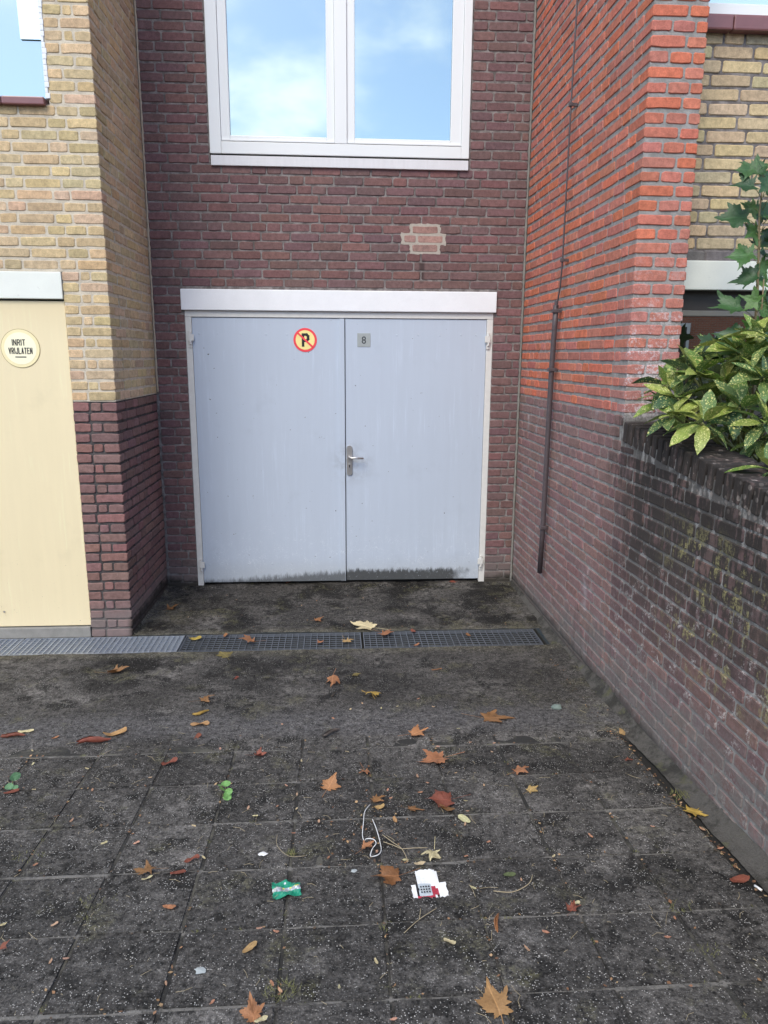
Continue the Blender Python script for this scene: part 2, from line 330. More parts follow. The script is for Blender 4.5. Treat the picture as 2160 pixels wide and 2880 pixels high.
def concrete_mat(name, base, tile=False):
    m_, g = new_mat(name); P = pos(g); X, Y, Z = xyz(g, P)
    big = g.noise(P, 1.7, 6.0, .62); mid = g.noise(P, 7.0, 8.0, .72); fin = g.math('ADD', g.math('MULTIPLY', g.noise(P, 34, 5.0, .75), .5), g.math('MULTIPLY', g.noise(P, 105, 4.0, .75), .5))
    c = g.mix(g.ss(big, .36, .64), base, [x*1.7 for x in base])
    c = g.mix(g.math('MULTIPLY', g.ss(g.noise(P, 3.6, 9.0, .74), .50, .66), .8), c, [x*3.3 for x in base])
    c = g.mix(g.math('MULTIPLY', g.ss(mid, .52, .62), .9), c, [x*.38 for x in base])
    if tile:
        rr = g.n('ShaderNodeObjectInfo').outputs['Random']; c = g.mul(c, g.math('ADD', .75, g.math('MULTIPLY', rr, .5)))
    else:
        wet = g.math('MULTIPLY', g.ss(g.noise(P, 2.3, 8.0, .7), .47, .57), g.math('MAXIMUM', g.ss(Y, -.98, -.9), g.math('MULTIPLY', g.math('ADD', .5, g.math('MULTIPLY', g.ss(X, .2, -.9), .5)), g.ss(Y, -1.95, -1.6))))
        c = g.mix(g.math('MULTIPLY', wet, .92), c, (.010, .009, .008))
    if not tile:
        # scoured light band along the tile edge, mossy margins by the walls and gratings
        band = g.ss(g.math('ABSOLUTE', g.math('ADD', g.math('ADD', Y, 2.2), g.math('MULTIPLY', g.math('SUBTRACT', big, .5), .35))), .22, .04)
        c = g.mix(g.math('MULTIPLY', band, .7), c, (.105, .10, .10))
        em = g.math('MAXIMUM', g.ss(g.math('ADD', Y, g.math('MULTIPLY', mid, .16)), -.955+.06, -.955+.02), g.math('MULTIPLY', g.ss(Y, -1.36, -1.27), g.ss(Y, -1.2, -1.25)))
        ed = g.math('MULTIPLY', g.ss(g.math('ABSOLUTE', g.math('ADD', Y, 1.105)), .27, .15), g.ss(mid, .35, .60))
        ed = g.math('MAXIMUM', ed, g.math('MULTIPLY', g.ss(X, -.75, -1.15), g.math('MULTIPLY', g.ss(mid, .45, .62), g.ss(Y, -.98, -.9))))
        ed = g.math('MAXIMUM', ed, g.math('MULTIPLY', g.ss(X, 1.1, 1.45), g.ss(mid, .50, .66)))
        c = g.mix(g.math('MULTIPLY', ed, .75), c, (.125, .115, .085))
    moss = g.math('MULTIPLY', g.ss(g.noise(P, 4.2, 7.0, .7), .54, .64), g.ss(fin, .42, .58))
    c = g.mix(g.math('MULTIPLY', moss, .6), c, (.085, .080, .042))
    c = g.mul(c, g.math('MAXIMUM', .15, g.math('ADD', 1.0, g.math('MULTIPLY', g.math('SUBTRACT', fin, .5), 7.5))))
    # pale quartz chips in the surface
    v1 = g.vor(P, 100.0); v2 = g.vor(P, 210.0)
    r1 = xyz(g, v1.outputs['Color'])[0]; r2 = xyz(g, v2.outputs['Color'])[0]
    lim1 = .82 if tile else .91
    s1 = g.math('MULTIPLY', g.ss(v1.outputs[0], .30, .20), g.ss(r1, lim1+.08, lim1+.10))
    s2 = g.math('MULTIPLY', g.ss(v2.outputs[0], .42, .30), g.ss(r2, lim1-.04, lim1-.02))
    s = g.math('MAXIMUM', s1, s2)
    s = g.math('MULTIPLY', s, g.math('ADD', .25, g.math('MULTIPLY', g.ss(g.noise(P, 14, 4.0, .6), .42, .62), .75)))
    c = g.mix(g.math('MULTIPLY', s, .9 if tile else .7), c, g.mix(r2, (.38, .35, .30), (.58, .56, .53)))
    h = g.math('ADD', g.math('MULTIPLY', fin, 1.0), g.math('MULTIPLY', mid, .8))
    finish(g, c, .86, h, 1.0, .018, spec=.25); return m_
M_CONC = concrete_mat('worn_dark_concrete', (.047, .0435, .040))
M_TILE = concrete_mat('exposed_aggregate_slab', (.050, .0465, .043), True)
def joint_mat():
    m_, g = new_mat('joint_sand_and_dirt'); P = pos(g); X, Y, Z = xyz(g, P)
    n1 = g.noise(P, 6, 5.0, .7); n2 = g.noise(P, 200, 3.0, .7)
    fy = g.math('ABSOLUTE', g.math('SUBTRACT', g.math('FRACT', g.math('DIVIDE', g.math('ADD', Y, 2.168-.2875/2+10*.2875), .2875)), .5))
    row = g.ss(fy, .06, .02)
    c = g.mix(g.math('MULTIPLY', row, g.math('MULTIPLY', g.ss(n1, .33, .52), g.ss(g.noise(P, 45, 4.0, .7), .30, .50))), g.mix(g.ss(n1, .45, .62), (.022, .021, .019), (.085, .08, .065)), (.17, .16, .145))
    c = g.mix(g.ss(X, 1.434, 1.440), c, (.013, .012, .010))
    finish(g, g.mul(c, g.math('ADD', .5, n2)), .95, n2, .9, .004); return m_
M_JOINT = joint_mat()
def fillet_mat():
    m_, g = new_mat('cement_fillet'); P = pos(g); X, Y, Z = xyz(g, P)
    n1 = g.noise(P, 7, 6.0, .7); n2 = g.noise(P, 120, 4.0, .7)
    c = g.mix(g.ss(n1, .42, .60), (.080, .074, .066), (.028, .026, .022)); c = g.mix(g.math('MULTIPLY', g.ss(g.noise(P, 11, 5.0, .65), .56, .68), .7), c, (.085, .085, .04))
    finish(g, g.mul(c, g.math('ADD', .5, n2)), .95, g.math('ADD', n1, n2), .9, .008); return m_
M_FILLET = fillet_mat()
M_THRESH = simple('threshold_concrete', (.24, .23, .21), .9, .3, 20, .6, spots=.3)
M_ROAD = simple('street_surface', (.07, .068, .065), .9, .3, 5, .5)
# ================================================================== brickwork
C = .0625; ZB = 1.4465
XL, XR, KL, KR = -1.1882, 1.4877, .01577, -.01993
YL, YR, YW = -.9586, -1.9415, -1.68
XLF, XRF = XL+KL*YL, XR+KR*YR
_bm = {}
def brick_mesh(L, D, v, H=.051, mat=None):
    key = (round(L/.02), D, v, mat.name, round(H, 3))
    if key in _bm: return _bm[key]
    rnd = random.Random(hash((key[0], D, v)) & 0xffff); L = max(.03, key[0]*.02)
    hx, hz = L/2, H/2; j = lambda s_: rnd.uniform(-s_, s_)
    per = [(-hx, -hz+.005), (-hx+.008, -hz), (hx*.1+j(.03), -hz+j(.0025)), (hx-.008, -hz), (hx, -hz+.006), (hx+j(.002), hz-.005), (hx-.009, hz), (j(.03)-hx*.1, hz+j(.0025)), (-hx+.008, hz), (-hx+j(.002), hz-.006)]
    per = [(x+j(.0018), z+j(.0018)) for x, z in per]
    f0 = [(x*(1-.0035/hx)+j(.0004), rnd.uniform(0, .0014), z*(1-.0035/hz)) for x, z in per]
    f1 = [(x, .0042, z) for x, z in per]; f2 = [(x, D, z) for x, z in per]
    n = 10; mb = MB(); fs = [tuple(range(n))]
    for a in (0, n):
        for i in range(n): k = (i+1) % n; fs.append((a+i, a+n+i, a+n+k, a+k))
    mb.add(f0+f1+f2, fs); me = mb.mesh('brick', mat); _bm[key] = me; return me
S_, H_ = .196, .094
def fill(L, prev, u0, rnd, wild=.22):
    best = None
    for t in range(36):
        seq = []; tot = 0
        if t % 2: seq.append(H_ if rnd.random() < .5 else .146); tot = seq[0]
        while tot < L-.03:
            b = H_ if rnd.random() < wild else S_
            if tot+b+.01 > L+.06: b = max(.045, L-tot-.01)
            seq.append(b); tot += b+(.01 if len(seq) > 1 else 0)
        k = (L-.01*(len(seq)-1))/sum(seq)
        if min(seq)*k < .04: pen = .03
        else: pen = 0
        js = []; u = u0
        for b in seq[:-1]: u += b*k+.005; js.append(u); u += .005
        d = min([abs(a-p) for a in js for p in prev] or [.06])
        score = min(d, .05)-abs(math.log(k))*.15-pen
        if best is None or score > best[0]: best = (score, [b*k for b in seq], js)
    return best[1], best[2]
class Work:
    """bricks of one house: the 300 that show largest become objects, the rest one joined part"""
    def __init__(s, key, house): s.rec = []; s.key = key; s.house = house
    def put(s, wall, p0, ang, u, z, L, D, H, c, rnd, tilt=0.0):
        H += rnd.uniform(-.0015, .0015); z += rnd.uniform(-.0012, .0012)
        d = Vector((math.cos(ang), math.sin(ang), 0)); out = Vector((d.y, -d.x, 0))
        q = Vector((p0[0], p0[1], 0))+d*u; q.z = z; q += out*rnd.uniform(-.0012, .0018)
        s.rec.append((wall, q, ang+rnd.uniform(-.006, .006), rnd.uniform(-.011, .011)+tilt, L, D, H, c, rnd.randrange(6)))
    def course(s, wall, p0, ang, n, u0, u1, pal, prev, rnd, D=.045, wild=.22, lim=None, H=.051):
        seq, js = fill(u1-u0, prev, u0, rnd, wild); u = u0
        z = ZB+(n+.5)*C
        for b in seq:
            h = H
            zc = z
            if lim:
                top = min(lim(u), lim(u+b)); h = min(H, top-(z-H/2)); zc = z-H/2+h/2
            if h > .018: s.put(wall, p0, ang, u+b/2, zc, b, D, h, pal(n, u+b/2, rnd), rnd)
            u += b+.01
        return js
    def flush(s, extra=None):
        def area(r):
            x, y, d = pix(r[1])
            if d < .3: return 0
            out = Vector((math.sin(r[2]), -math.cos(r[2]), 0)); v_ = (CAM-r[1]).normalized()
            a = r[4]*r[6]*max(0.02, out.dot(v_))*(2057/d)**2
            return a if -40 < x < 2200 and -40 < y < 2920 else a*.001
        s.rec.sort(key=area, reverse=True)
        for r in s.rec[:300]:
            me = brick_mesh(r[4], r[5], r[8], .051, BM[s.key][0])
            o = bpy.data.objects.new('brick', me); o.location = r[1]; o.rotation_euler = (0, r[3], r[2])
            o.scale = (r[4]/max(.03, round(r[4]/.02)*.02), 1, r[6]/.051); o.color = (*r[7], 1); scn(o, r[0])
        mb = MB(); cols = []
        for r in s.rec[300:]:
            me = brick_mesh(r[4], r[5], r[8], .051, BM[s.key][0])
            M = Matrix.Translation(r[1]) @ Matrix.Rotation(r[2], 4, 'Z') @ Matrix.Rotation(r[3], 4, 'Y') @ Matrix.Diagonal((r[4]/max(.03, round(r[4]/.02)*.02), 1, r[6]/.051, 1))
            mb.add([M @ q.co for q in me.vertices], [list(f.vertices) for f in me.polygons]); cols += [(*r[7], 1)]*len(me.vertices)
        if mb.v: tag(at0(mb.build('brickwork', BM[s.key][1], s.house, colors=cols)), kind='stuff')
def jit(c, rnd, a=.12):
    k = 1+rnd.uniform(-a, a); return tuple(max(.01, x*k*(1+rnd.uniform(-.05, .05))) for x in c)
def pick(lst): return lambda n, u, rnd: jit(rnd.choice(lst), rnd)
PURPLE = [(.168, .096, .095), (.152, .090, .090), (.184, .098, .094), (.160, .096, .095), (.174, .095, .091)]
PURL = [(.205, .115, .104), (.19, .108, .10), (.225, .118, .104), (.20, .118, .107)]
YEL = [(.52, .385, .215), (.54, .41, .24), (.48, .36, .21), (.53, .40, .225), (.51, .375, .22), (.52, .37, .25)]
YELS = [(.50, .385, .24), (.52, .40, .25), (.48, .365, .23)]
ORA = [(.47, .155, .102), (.52, .152, .085), (.44, .160, .120), (.41, .142, .108), (.48, .170, .115)]
def wall_mat_brick(name, c, mo):
    m_, g = new_mat(name); P = pos(g); X, Y, Z = xyz(g, P)
    v = g.n('ShaderNodeCombineXYZ', {0: g.math('ADD', X, Y), 1: Z, 2: 0.0}).outputs[0]
    b = g.n('ShaderNodeTexBrick', {'Vector': v, 'Color1': (*c, 1), 'Color2': (*[x*.8 for x in c], 1), 'Mortar': (*mo, 1), 'Scale': 1.0, 'Mortar Size': .006, 'Brick Width': .206, 'Row Height': .0625})
    finish(g, b.outputs[0], .9, b.outputs[1], -.4, .004); return m_
M_UPP = wall_mat_brick('upper_brick_purple', (.18, .075, .075), (.2, .18, .17))
M_UPY = wall_mat_brick('upper_brick_yellow', (.5, .37, .18), (.36, .33, .28))
M_UPO = wall_mat_brick('upper_brick_orange', (.5, .13, .07), (.2, .19, .18))

# ------------------------------------------------------------------ middle house
HM = empty('brick_house', (0.15, 0, 0), 'dark purple brick house set back between yellow and orange brick walls', 'house')
def at0(o):      # children keep world coordinates
    p = o.parent
    while p is not None and p.type == 'EMPTY':
        o.location = Vector(o.location)-p.location; p = None
    return o
mb = MB(); y0, y1 = .005, .30; ZT = 4.25
mb.box(XL-.01, -.955, y0, y1, -.08, 2.034); mb.box(1.262, XR+.01, y0, y1, -.08, 2.034)
mb.box(XL-.01, -.975, y0, y1, 2.034, 2.182); mb.box(1.278, XR+.01, y0, y1, 2.034, 2.182)
mb.box(XL-.01, XR+.01, y0, y1, 2.182, 3.01); mb.box(XL-.01, -.738, y0, y1, 3.01, ZT); mb.box(1.056, XR+.01, y0, y1, 3.01, ZT)
WM = at0(mb.build('wall', M_MM, HM))
mb = MB(); mb.box(XL-.01, -.738, 0, y1, ZT+.002, 4.75); mb.box(1.056, XR+.01, 0, y1, ZT+.002, 4.75); mb.box(XL-.01, XR+.01, 0, y1, 4.752, 8.0)
at0(mb.build('upper_wall', M_UPP, HM))
wk = Work('mid', HM); rnd = random.Random(3); prev = []
PATCH = {18: [(.665, .845)], 17: [(.605, .69), (.702, .885)], 16: [(.665, .845)]}
def pal_mid(n, u, r):
    return jit(r.choice(PURPLE), r)
for n in range(-24, 45):
    if n < 9: sp = [(XL+.012, -.966), (1.272, XR-.012)]
    elif n < 12: sp = [(XL+.012, -.986), (1.29, XR-.012)]
    elif n < 25: sp = [(XL+.012, XR-.012)]
    else: sp = [(XL+.012, -.746), (1.066, XR-.012)]
    js = []
    if n in PATCH:
        pb = PATCH[n]; sp = [(XL+.012, pb[0][0]-.016), (pb[-1][1]+.016, XR-.012)]
        for a, b in pb: wk.put(WM, (0, -.003), 0, (a+b)/2, ZB+(n+.5)*C, b-a, .05, .047, jit((.33, .20, .175), rnd, .08), rnd); js += [a, b]
    for a, b in sp: js += wk.course(WM, (0, 0), 0, n, a, b, pal_mid, prev, rnd)
    prev = js
wk.flush()
mb = MB(); rn = random.Random(6)
for i, (n, a, b) in enumerate(((16, .645, .865), (17, .585, .905), (18, .645, .865))):
    lo, hi = ZB+n*C-.009, ZB+(n+1)*C+.009; k = 14
    pl = [(a+(b-a)*q/k, lo+rn.uniform(-.004, .004)) for q in range(k+1)]+[(b+rn.uniform(-.008, .008), lo+(hi-lo)*q/5) for q in range(1, 5)]+[(b+(a-b)*q/k, hi+rn.uniform(-.004, .004)) for q in range(k+1)]+[(a+rn.uniform(-.008, .008), hi+(lo-hi)*q/5) for q in range(1, 5)]
    mb.prism(pl, -.0010-.0004*i, .012)
at0(tag(mb.build('mortar_patch', M_CREAM, HM), 'cream mortar round three repaired pale bricks'))
def bead(name, x, y, z0, z1, r, mat, par, seed):
    rn = random.Random(seed); n = int((z1-z0)/.02); mb_ = MB()
    mb_.tube([(x+rn.uniform(-.0015, .0015), y+rn.uniform(-.001, .001), z0+(z1-z0)*i/n) for i in range(n+1)], [r*rn.uniform(.75, 1.25) for i in range(n+1)], 6)
    return at0(mb_.build(name, mat, par, True))
at0(MB().box(-.982, 1.285, -.022, .06, 2.036, 2.181, .006).build('lintel', M_LINT, HM))
# garage door
GD = at0(MB().box(-.962, -.9185, .004, .09, -.02, 1.99, .003).box(1.2235, 1.268, .004, .09, -.02, 1.99, .003).box(-.962, 1.268, .002, .09, 1.9905, 2.0345, .003).build('garage_door', M_FRAMEP, HM))
def sub(mb_, name, mat, par, smooth=False):
    o = mb_.build(name, mat, par, smooth); p = par
    off = Vector((0, 0, 0))
    while p: off += Vector(p.location); p = p.parent
    o.location = Vector(o.location)-off; return o
sub(MB().box(-.9165, .157, .010, .05, .003, 1.9865, .002), 'door_leaf', M_DOOR, GD)
sub(MB().box(.182, 1.2215, .010, .05, .006, 1.9865, .002), 'door_leaf', M_DOOR, GD)
sub(MB().box(.139, .1765, -.004, .03, .004, 1.985, .002), 'cover_strip', M_DOOR, GD)
sub(MB().box(-.96, 1.266, .055, .075, -.03, 2.0), 'door_shade_panel', M_SHADE, GD)  # near-black sheet, paints the shade seen between the leaves
def capsule(cx, cz, w_, h_, n=10):
    r = w_/2; return [(cx+r*math.cos(a), cz+(h_/2-r)+r*math.sin(a)) for a in [math.pi*i/n for i in range(n+1)]]+[(cx+r*math.cos(a), cz-(h_/2-r)+r*math.sin(a)) for a in [math.pi+math.pi*i/n for i in range(n+1)]]
def disc(cx, cz, r, n=40): return [(cx+r*math.cos(2*math.pi*i/n), cz+r*math.sin(2*math.pi*i/n)) for i in range(n)]
sub(MB().prism(capsule(.209, .950, .042, .226), .001, .0098), 'handle_plate', M_STEEL, GD)
t = MB(); t.tube([(.209, .001, .975), (.209, -.042, .975)], .0095, 12); t.tube([(.209, -.036, .975), (.222, -.044, .975), (.25, -.046, .975), (.314, -.046, .973)], [.009, .0085, .008, .0075], 10); sub(t, 'door_handle', M_STEEL, GD, True)
t = MB(); t.prism(capsule(.209, .908, .024, .040, 8), -.006, .0008); t.cur = 1; t.prism(disc(.209, .911, .0055, 12), -.0072, -.0062); t.prism([(.2065, .897), (.2115, .897), (.2115, .911), (.2065, .911)], -.0072, -.0064); sub(t, 'lock_cylinder', [M_STEEL, M_BLACK], GD)
for hx, sgn in ((-.930, 1), (1.236, -1)):
    for hz in (1.845, .150):
        t = MB(); t.tube([(hx, -.010, hz-.045), (hx, -.010, hz+.045)], .0085, 10); t.box(hx-.014, hx+.012, -.004, .003, hz-.07, hz-.02, .002); t.box(*((hx-.013, hx+.027) if sgn > 0 else (hx-.027, hx+.013)), -.0175, -.006, hz-.022, hz+.024, .002)
        sub(t, 'hinge', M_FRAMEP, GD)
rv = MB(); rv.add([(0, -.004, 0)]+[(.008*math.cos(a*math.pi/4), 0, .008*math.sin(a*math.pi/4)) for a in range(8)], [(0, i+1, (i+1) % 8+1) for i in range(8)]); rvm = rv.mesh('rivet', M_DOOR, True)
gdo = Vector(GD.location)+Vector(HM.location)
for x in (-.867, -.735, -.571, -.39, -.24, .559, .718, .878, 1.032, 1.145):
    for z in (1.875, .148):
        o = scn(bpy.data.objects.new('rivet', rvm), GD); o.location = Vector((x, .0098, z+random.uniform(-.004, .004)))-gdo
# signs
def text_geo(s_, size, sxs=1.0):
    cu = bpy.data.curves.new('t', 'FONT'); cu.body = s_; cu.size = size; cu.align_x = 'CENTER'; cu.resolution_u = 4
    ob = bpy.data.objects.new('t', cu); col.objects.link(ob); bpy.context.view_layer.update()
    me = bpy.data.meshes.new_from_object(ob.evaluated_get(bpy.context.evaluated_depsgraph_get()))
    vs = [(v.co.x*sxs, v.co.y) for v in me.vertices]; fs = [tuple(p.vertices) for p in me.polygons]
    bpy.data.objects.remove(ob); bpy.data.curves.remove(cu); bpy.data.meshes.remove(me); return vs, fs
def put_text(mb_, s_, wd, ht, cx, cz, y, bold=0.0):
    vs, fs = text_geo(s_, 1.0)
    k1 = wd/(max(v[0] for v in vs)-min(v[0] for v in vs)); k2 = ht/(max(v[1] for v in vs)-min(v[1] for v in vs)); vs = [(v[0]*k1, v[1]*k2) for v in vs]; zs = [v[1] for v in vs]; xs = [v[0] for v in vs]; zc = (max(zs)+min(zs))/2; xc = (max(xs)+min(xs))/2
    offs = [(0, 0)]+([(bold, 0), (-bold, 0), (0, bold), (0, -bold)] if bold else [])
    for i, (ox, oz) in enumerate(offs): mb_.add([(cx+v[0]-xc+ox, y-.00004*i, cz+v[1]-zc+oz) for v in vs], fs)
GLY = {'I': ['.5 0 .5 1'], 'N': ['0 0 0 1', '0 1 1 0', '1 0 1 1'], 'R': ['0 0 0 1', '0 1 .8 1', '.8 1 1 .85', '1 .85 1 .65', '1 .65 .8 .5', '.8 .5 0 .5', '.5 .5 1 0'], 'T': ['0 1 1 1', '.5 1 .5 0'], 'V': ['0 1 .5 0', '.5 0 1 1'],
       'J': ['1 1 1 .15', '1 .15 .75 0', '.75 0 .25 0', '.25 0 0 .15', '0 .15 0 .3'], 'L': ['0 1 0 0', '0 0 1 0'], 'A': ['0 0 .5 1', '.5 1 1 0', '.2 .35 .8 .35'], 'E': ['0 0 0 1', '0 1 1 1', '0 .52 .8 .52', '0 0 1 0'], 'P': ['0 0 0 1', '0 1 .7 1', '.7 1 1 .86', '1 .86 1 .6', '1 .6 .7 .44', '.7 .44 0 .44']}
def glyphs(mb_, word, cx, cz, h_, w_, gap, th, y):
    ws = [0 if ch == 'I' else w_ for ch in word]; x = cx-(sum(ws)+gap*(len(word)-1))/2; k = 0
    for ch, wd in zip(word, ws):
        for st_ in GLY[ch]:
            a_, b_, c_, d_ = [float(q) for q in st_.split()]
            p = Vector((x+a_*wd if wd else x, cz+(b_-.5)*h_)); q = Vector((x+c_*wd if wd else x, cz+(d_-.5)*h_)); d = (q-p).normalized(); nn = Vector((-d.y, d.x))*th/2; d *= th*.42; yy_ = y-.00003*(k % 9); k += 1
            mb_.add([(v[0], yy_, v[1]) for v in (p-d-nn, q+d-nn, q+d+nn, p-d+nn)], [(0, 1, 2, 3)])
        x += wd+gap
t = MB(); t.prism(disc(-.109, 1.834, .085, 48), .0075, .0098); t.cur = 1; t.prism(disc(-.109, 1.834, .069, 48), .0068, .0074)
t.cur = 2; glyphs(t, 'P', -.106, 1.833, .078, .037, 0, .0185, .0062)
t.cur = 0
dx = .0068; a = math.radians(-43); ca, sa = math.cos(a), math.sin(a)
t.prism([(-.109+ca*x-sa*z, 1.834+sa*x+ca*z) for x, z in ((-.074, -dx), (.074, -dx), (.074, dx), (-.074, dx))], .0050, .0058)
NP = sub(t, 'no_parking_sign', [M_RED, M_SIGNY, M_BLACK], GD); NP['label'] = 'round red-rimmed no parking sticker with a black P'
t = MB(); t.box(.270, .366, .0070, .0098, 1.788, 1.885, .001); t.cur = 1; put_text(t, '8', .031, .052, .318, 1.836, .0064, .0006)
NB = sub(t, 'number_plate', [M_PLATE, M_DIGIT], GD); NB['label'] = 'small grey plate with the number 8'
# window
WI = MB(); zb, zt = 3.075, 4.745
WI.box(-.735, -.657, -.012, .07, zb, zt, .004); WI.box(.998, 1.0529, -.012, .07, zb, zt, .004); WI.box(-.6568, .9978, -.012, .07, zb, 3.152, .004); WI.box(-.6568, .9978, -.012, .07, zt-.07, zt, .004); WI.box(.118, .202, -.014, .07, 3.1524, zt-.0702, .004)
WI = at0(WI.build('window', M_UPVC, HM))
for a, b, ga, gb in ((-.6562, .1174, -.595, .063), (.2026, .9974, .256, .921)):
    t = MB(); t.box(a, ga, -.002, .05, 3.1530, zt-.071, .004); t.box(gb, b, -.002, .05, 3.1530, zt-.071, .004); t.box(ga+.0002, gb-.0002, -.002, .05, 3.1530, 3.193, .004); t.box(ga+.0002, gb-.0002, -.002, .05, zt-.13, zt-.071, .004)
    sub(t, 'sash', M_UPVC, WI)
    sub(MB().box(a+.004, b-.004, -.0135, -.0024, 3.1545, 3.166, .002), 'drip_rail', M_UPVC, WI)
    sub(MB().box(ga-.004, gb+.004, .018, .026, 3.187, zt-.12), 'pane', M_GLASS, WI)
sub(MB().box(-.72, 1.04, .06, .09, 3.06, zt), 'room_shade_panel', M_SHADE, WI)  # near-black panel in place of the unlit room
sub(MB().box(-.731, 1.050, -.016, .06, 2.998, 3.062, .003), 'sill_board', M_BOARD, WI)
sub(MB().box(-.728, 1.047, .0, .05, 3.0622, 3.0748), 'sill_shade_strip', M_SHADE, WI)  # dark strip painted as the shade between frame and sill board

# ------------------------------------------------------------------ left house
HL = empty('brick_house', (-1.33, YL, 0), 'yellow brick house with buff garage door, purple brick plinth', 'house')
mb = MB(); yy0 = YL+.0035
mb.box(-1.458, XLF-.005, yy0, -.76, ZB+.001, 2.19); mb.box(-3.7, XLF-.005, yy0, -.76, 2.19, 3.07); mb.box(-1.452, XLF-.005, yy0, -.76, 3.07, 4.4)
s0 = lambda y: XL+KL*y-.0035
mb.add([(s0(-.76), -.76, ZB+.001), (s0(.02), .02, ZB+.001), (s0(.02), .02, 4.4), (s0(-.76), -.76, 4.4), (-1.4, -.76, ZB+.001), (-1.4, .02, ZB+.001), (-1.4, .02, 4.4), (-1.4, -.76, 4.4)], [(0, 1, 2, 3), (4, 7, 6, 5), (3, 2, 6, 7), (0, 4, 5, 1), (1, 5, 6, 2), (0, 3, 7, 4)])
WL = at0(mb.build('wall', M_ML, HL))
mb = MB(); mb.box(-1.458, XLF-.008, YL+.008, -.76, -.1, ZB-.001)
s1 = lambda y: XL+KL*y-.008
mb.add([(s1(-.76), -.76, -.1), (s1(.02), .02, -.1), (s1(.02), .02, ZB-.001), (s1(-.76), -.76, ZB-.001), (-1.4, -.76, -.1), (-1.4, .02, -.1), (-1.4, .02, ZB-.001), (-1.4, -.76, ZB-.001)], [(0, 1, 2, 3), (4, 7, 6, 5), (3, 2, 6, 7), (0, 4, 5, 1), (1, 5, 6, 2), (0, 3, 7, 4)])
WLD = at0(mb.build('plinth', M_MLD, HL))
mb = MB(); mb.box(-4.2, XLF-.001, YL, .02, 4.402, 8.0); mb.box(-4.2, -3.702, YL, -.7, -.1, 4.4)
at0(mb.build('upper_wall', M_UPY, HL))
wk = Work('left', HL); rnd = random.Random(11); prev = []; prevs = []
angL = math.atan2(1, KL); cl = (XL+KL*YL, YL)
for n in range(-24, 47):
    zc = ZB+(n+.5)*C; wl = WL if n >= 0 else WLD
    cb, cdp = ((.09, .19) if n % 2 else (.163, .09))
    cb += rnd.uniform(-.006, .006)
    pal = pick(YEL) if n >= 0 else pick(PURL); pals = pick(YELS+YEL[:2]) if n >= 0 else pick(PURL[:2]+PURPLE[2:3])
    wk.put(wl, (0, YL), 0, XLF-cb/2, zc, cb, cdp, .0485, pal(n, 0, rnd), rnd)
    left = -1.461 if zc < 2.19 else (-2.5 if zc < 3.06 else -1.450)
    if not (2.02 < zc < 2.2 and left < -1.47): prev = wk.course(wl, (0, YL), 0, n, left, XLF-cb-.01, pal, prev, rnd, H=.0485)
    prevs = wk.course(wl, cl, angL, n, cdp+.01, -YL-.012, pals, prevs, rnd, H=.0485)
wk.flush()
bead('sealant_bead', XL+.006, -.004, ZB+.01, 4.4, .0075, M_BEAD_L, HL, 5)
at0(MB().box(-3.7, -1.464, YL-.010, YL+.1, 2.037, 2.188, .005).build('lintel', M_LINTG, HL))
DL = at0(MB().box(-3.68, -1.4625, YL+.012, YL+.05, .030, 2.026, .002).build('garage_door', M_DOORY, HL))
sub(MB().box(-3.68, -1.4625, YL+.055, YL+.08, -.02, 2.036), 'door_shade_panel', M_SHADE, DL)  # near-black sheet for the shade in the gaps round the door
t = MB(); yf = YL+.012; t.cur = 3; t.prism(disc(-1.737, 1.756, .112, 56), yf-.0024, yf-.0002); t.cur = 0; t.prism(disc(-1.737, 1.756, .1095, 56), yf-.003, yf-.0025); t.cur = 1; t.prism(disc(-1.737, 1.756, .092, 48), yf-.0036, yf-.0032); t.cur = 2
glyphs(t, 'INRIT', -1.744, 1.790, .031, .0135, .0078, .0052, yf-.0042); glyphs(t, 'VRIJLATEN', -1.737, 1.742, .032, .0095, .0070, .0050, yf-.0042)
t.prism([(-1.770, 1.7035), (-1.707, 1.7035), (-1.707, 1.7095), (-1.770, 1.7095)], yf-.0044, yf-.0039)
SG = sub(t, 'keep_clear_sign', [M_SIGNI, M_SIGNW, M_BLACK, M_SIGNR], DL); SG['label'] = 'round ivory sign reading INRIT VRIJLATEN'
sub(MB().prism(disc(-1.992, .13, .006, 10), yf-.004, yf-.0002), 'screw', M_STEEL, DL)
at0(MB().box(-3.7, -1.4650, YL-.004, YL+.06, -.09, .022, .006).build('threshold', M_THRESH, HL))
WI = MB(); WI.box(-1.520, -1.466, YL+.045, YL+.09, 3.105, 4.40, .003); WI.box(-3.6, -1.5204, YL+.045, YL+.09, 3.105, 3.122, .003)
WI = at0(WI.build('window', M_UPVC, HL))
sub(MB().box(-3.6, -1.470, YL+.034, YL+.044, 3.108, 4.39), 'pane', M_GLASS, WI)
t = MB(); Mt = Matrix.Translation((0, YL+.030, 3.40)) @ Matrix.Rotation(math.radians(3), 4, 'X') @ Matrix.Translation((0, -YL-.030, -3.40))
t.box(-1.585, -1.472, YL+.022, YL+.032, 3.40, 4.38, 0, Mt); sub(t, 'tilted_casement', M_GLASSP, WI)  # pale pane colour stands in for a bright reflection
sub(MB().box(-3.6, -1.466, YL+.092, YL+.12, 3.09, 4.40), 'room_shade_panel', M_SHADE, WI)  # near-black panel painted as the unlit interior
x = -1.470
for i in range(5):
    sub(MB().box(x-.226, x, YL-.032, YL+.06, 3.060, 3.101, .006), 'sill_tile', M_SILLT, WI); x -= .230
rn = random.Random(2); t = MB()
for i in range(46):
    z = 3.10+i*.028; wd = rn.uniform(.014, .026); t.box(-1.4685, -1.4685+wd, YL-.002-rn.uniform(0, .002), YL+.03, z, z+.0276, .003)
sub(t, 'white_filler', M_WHITE, WI)

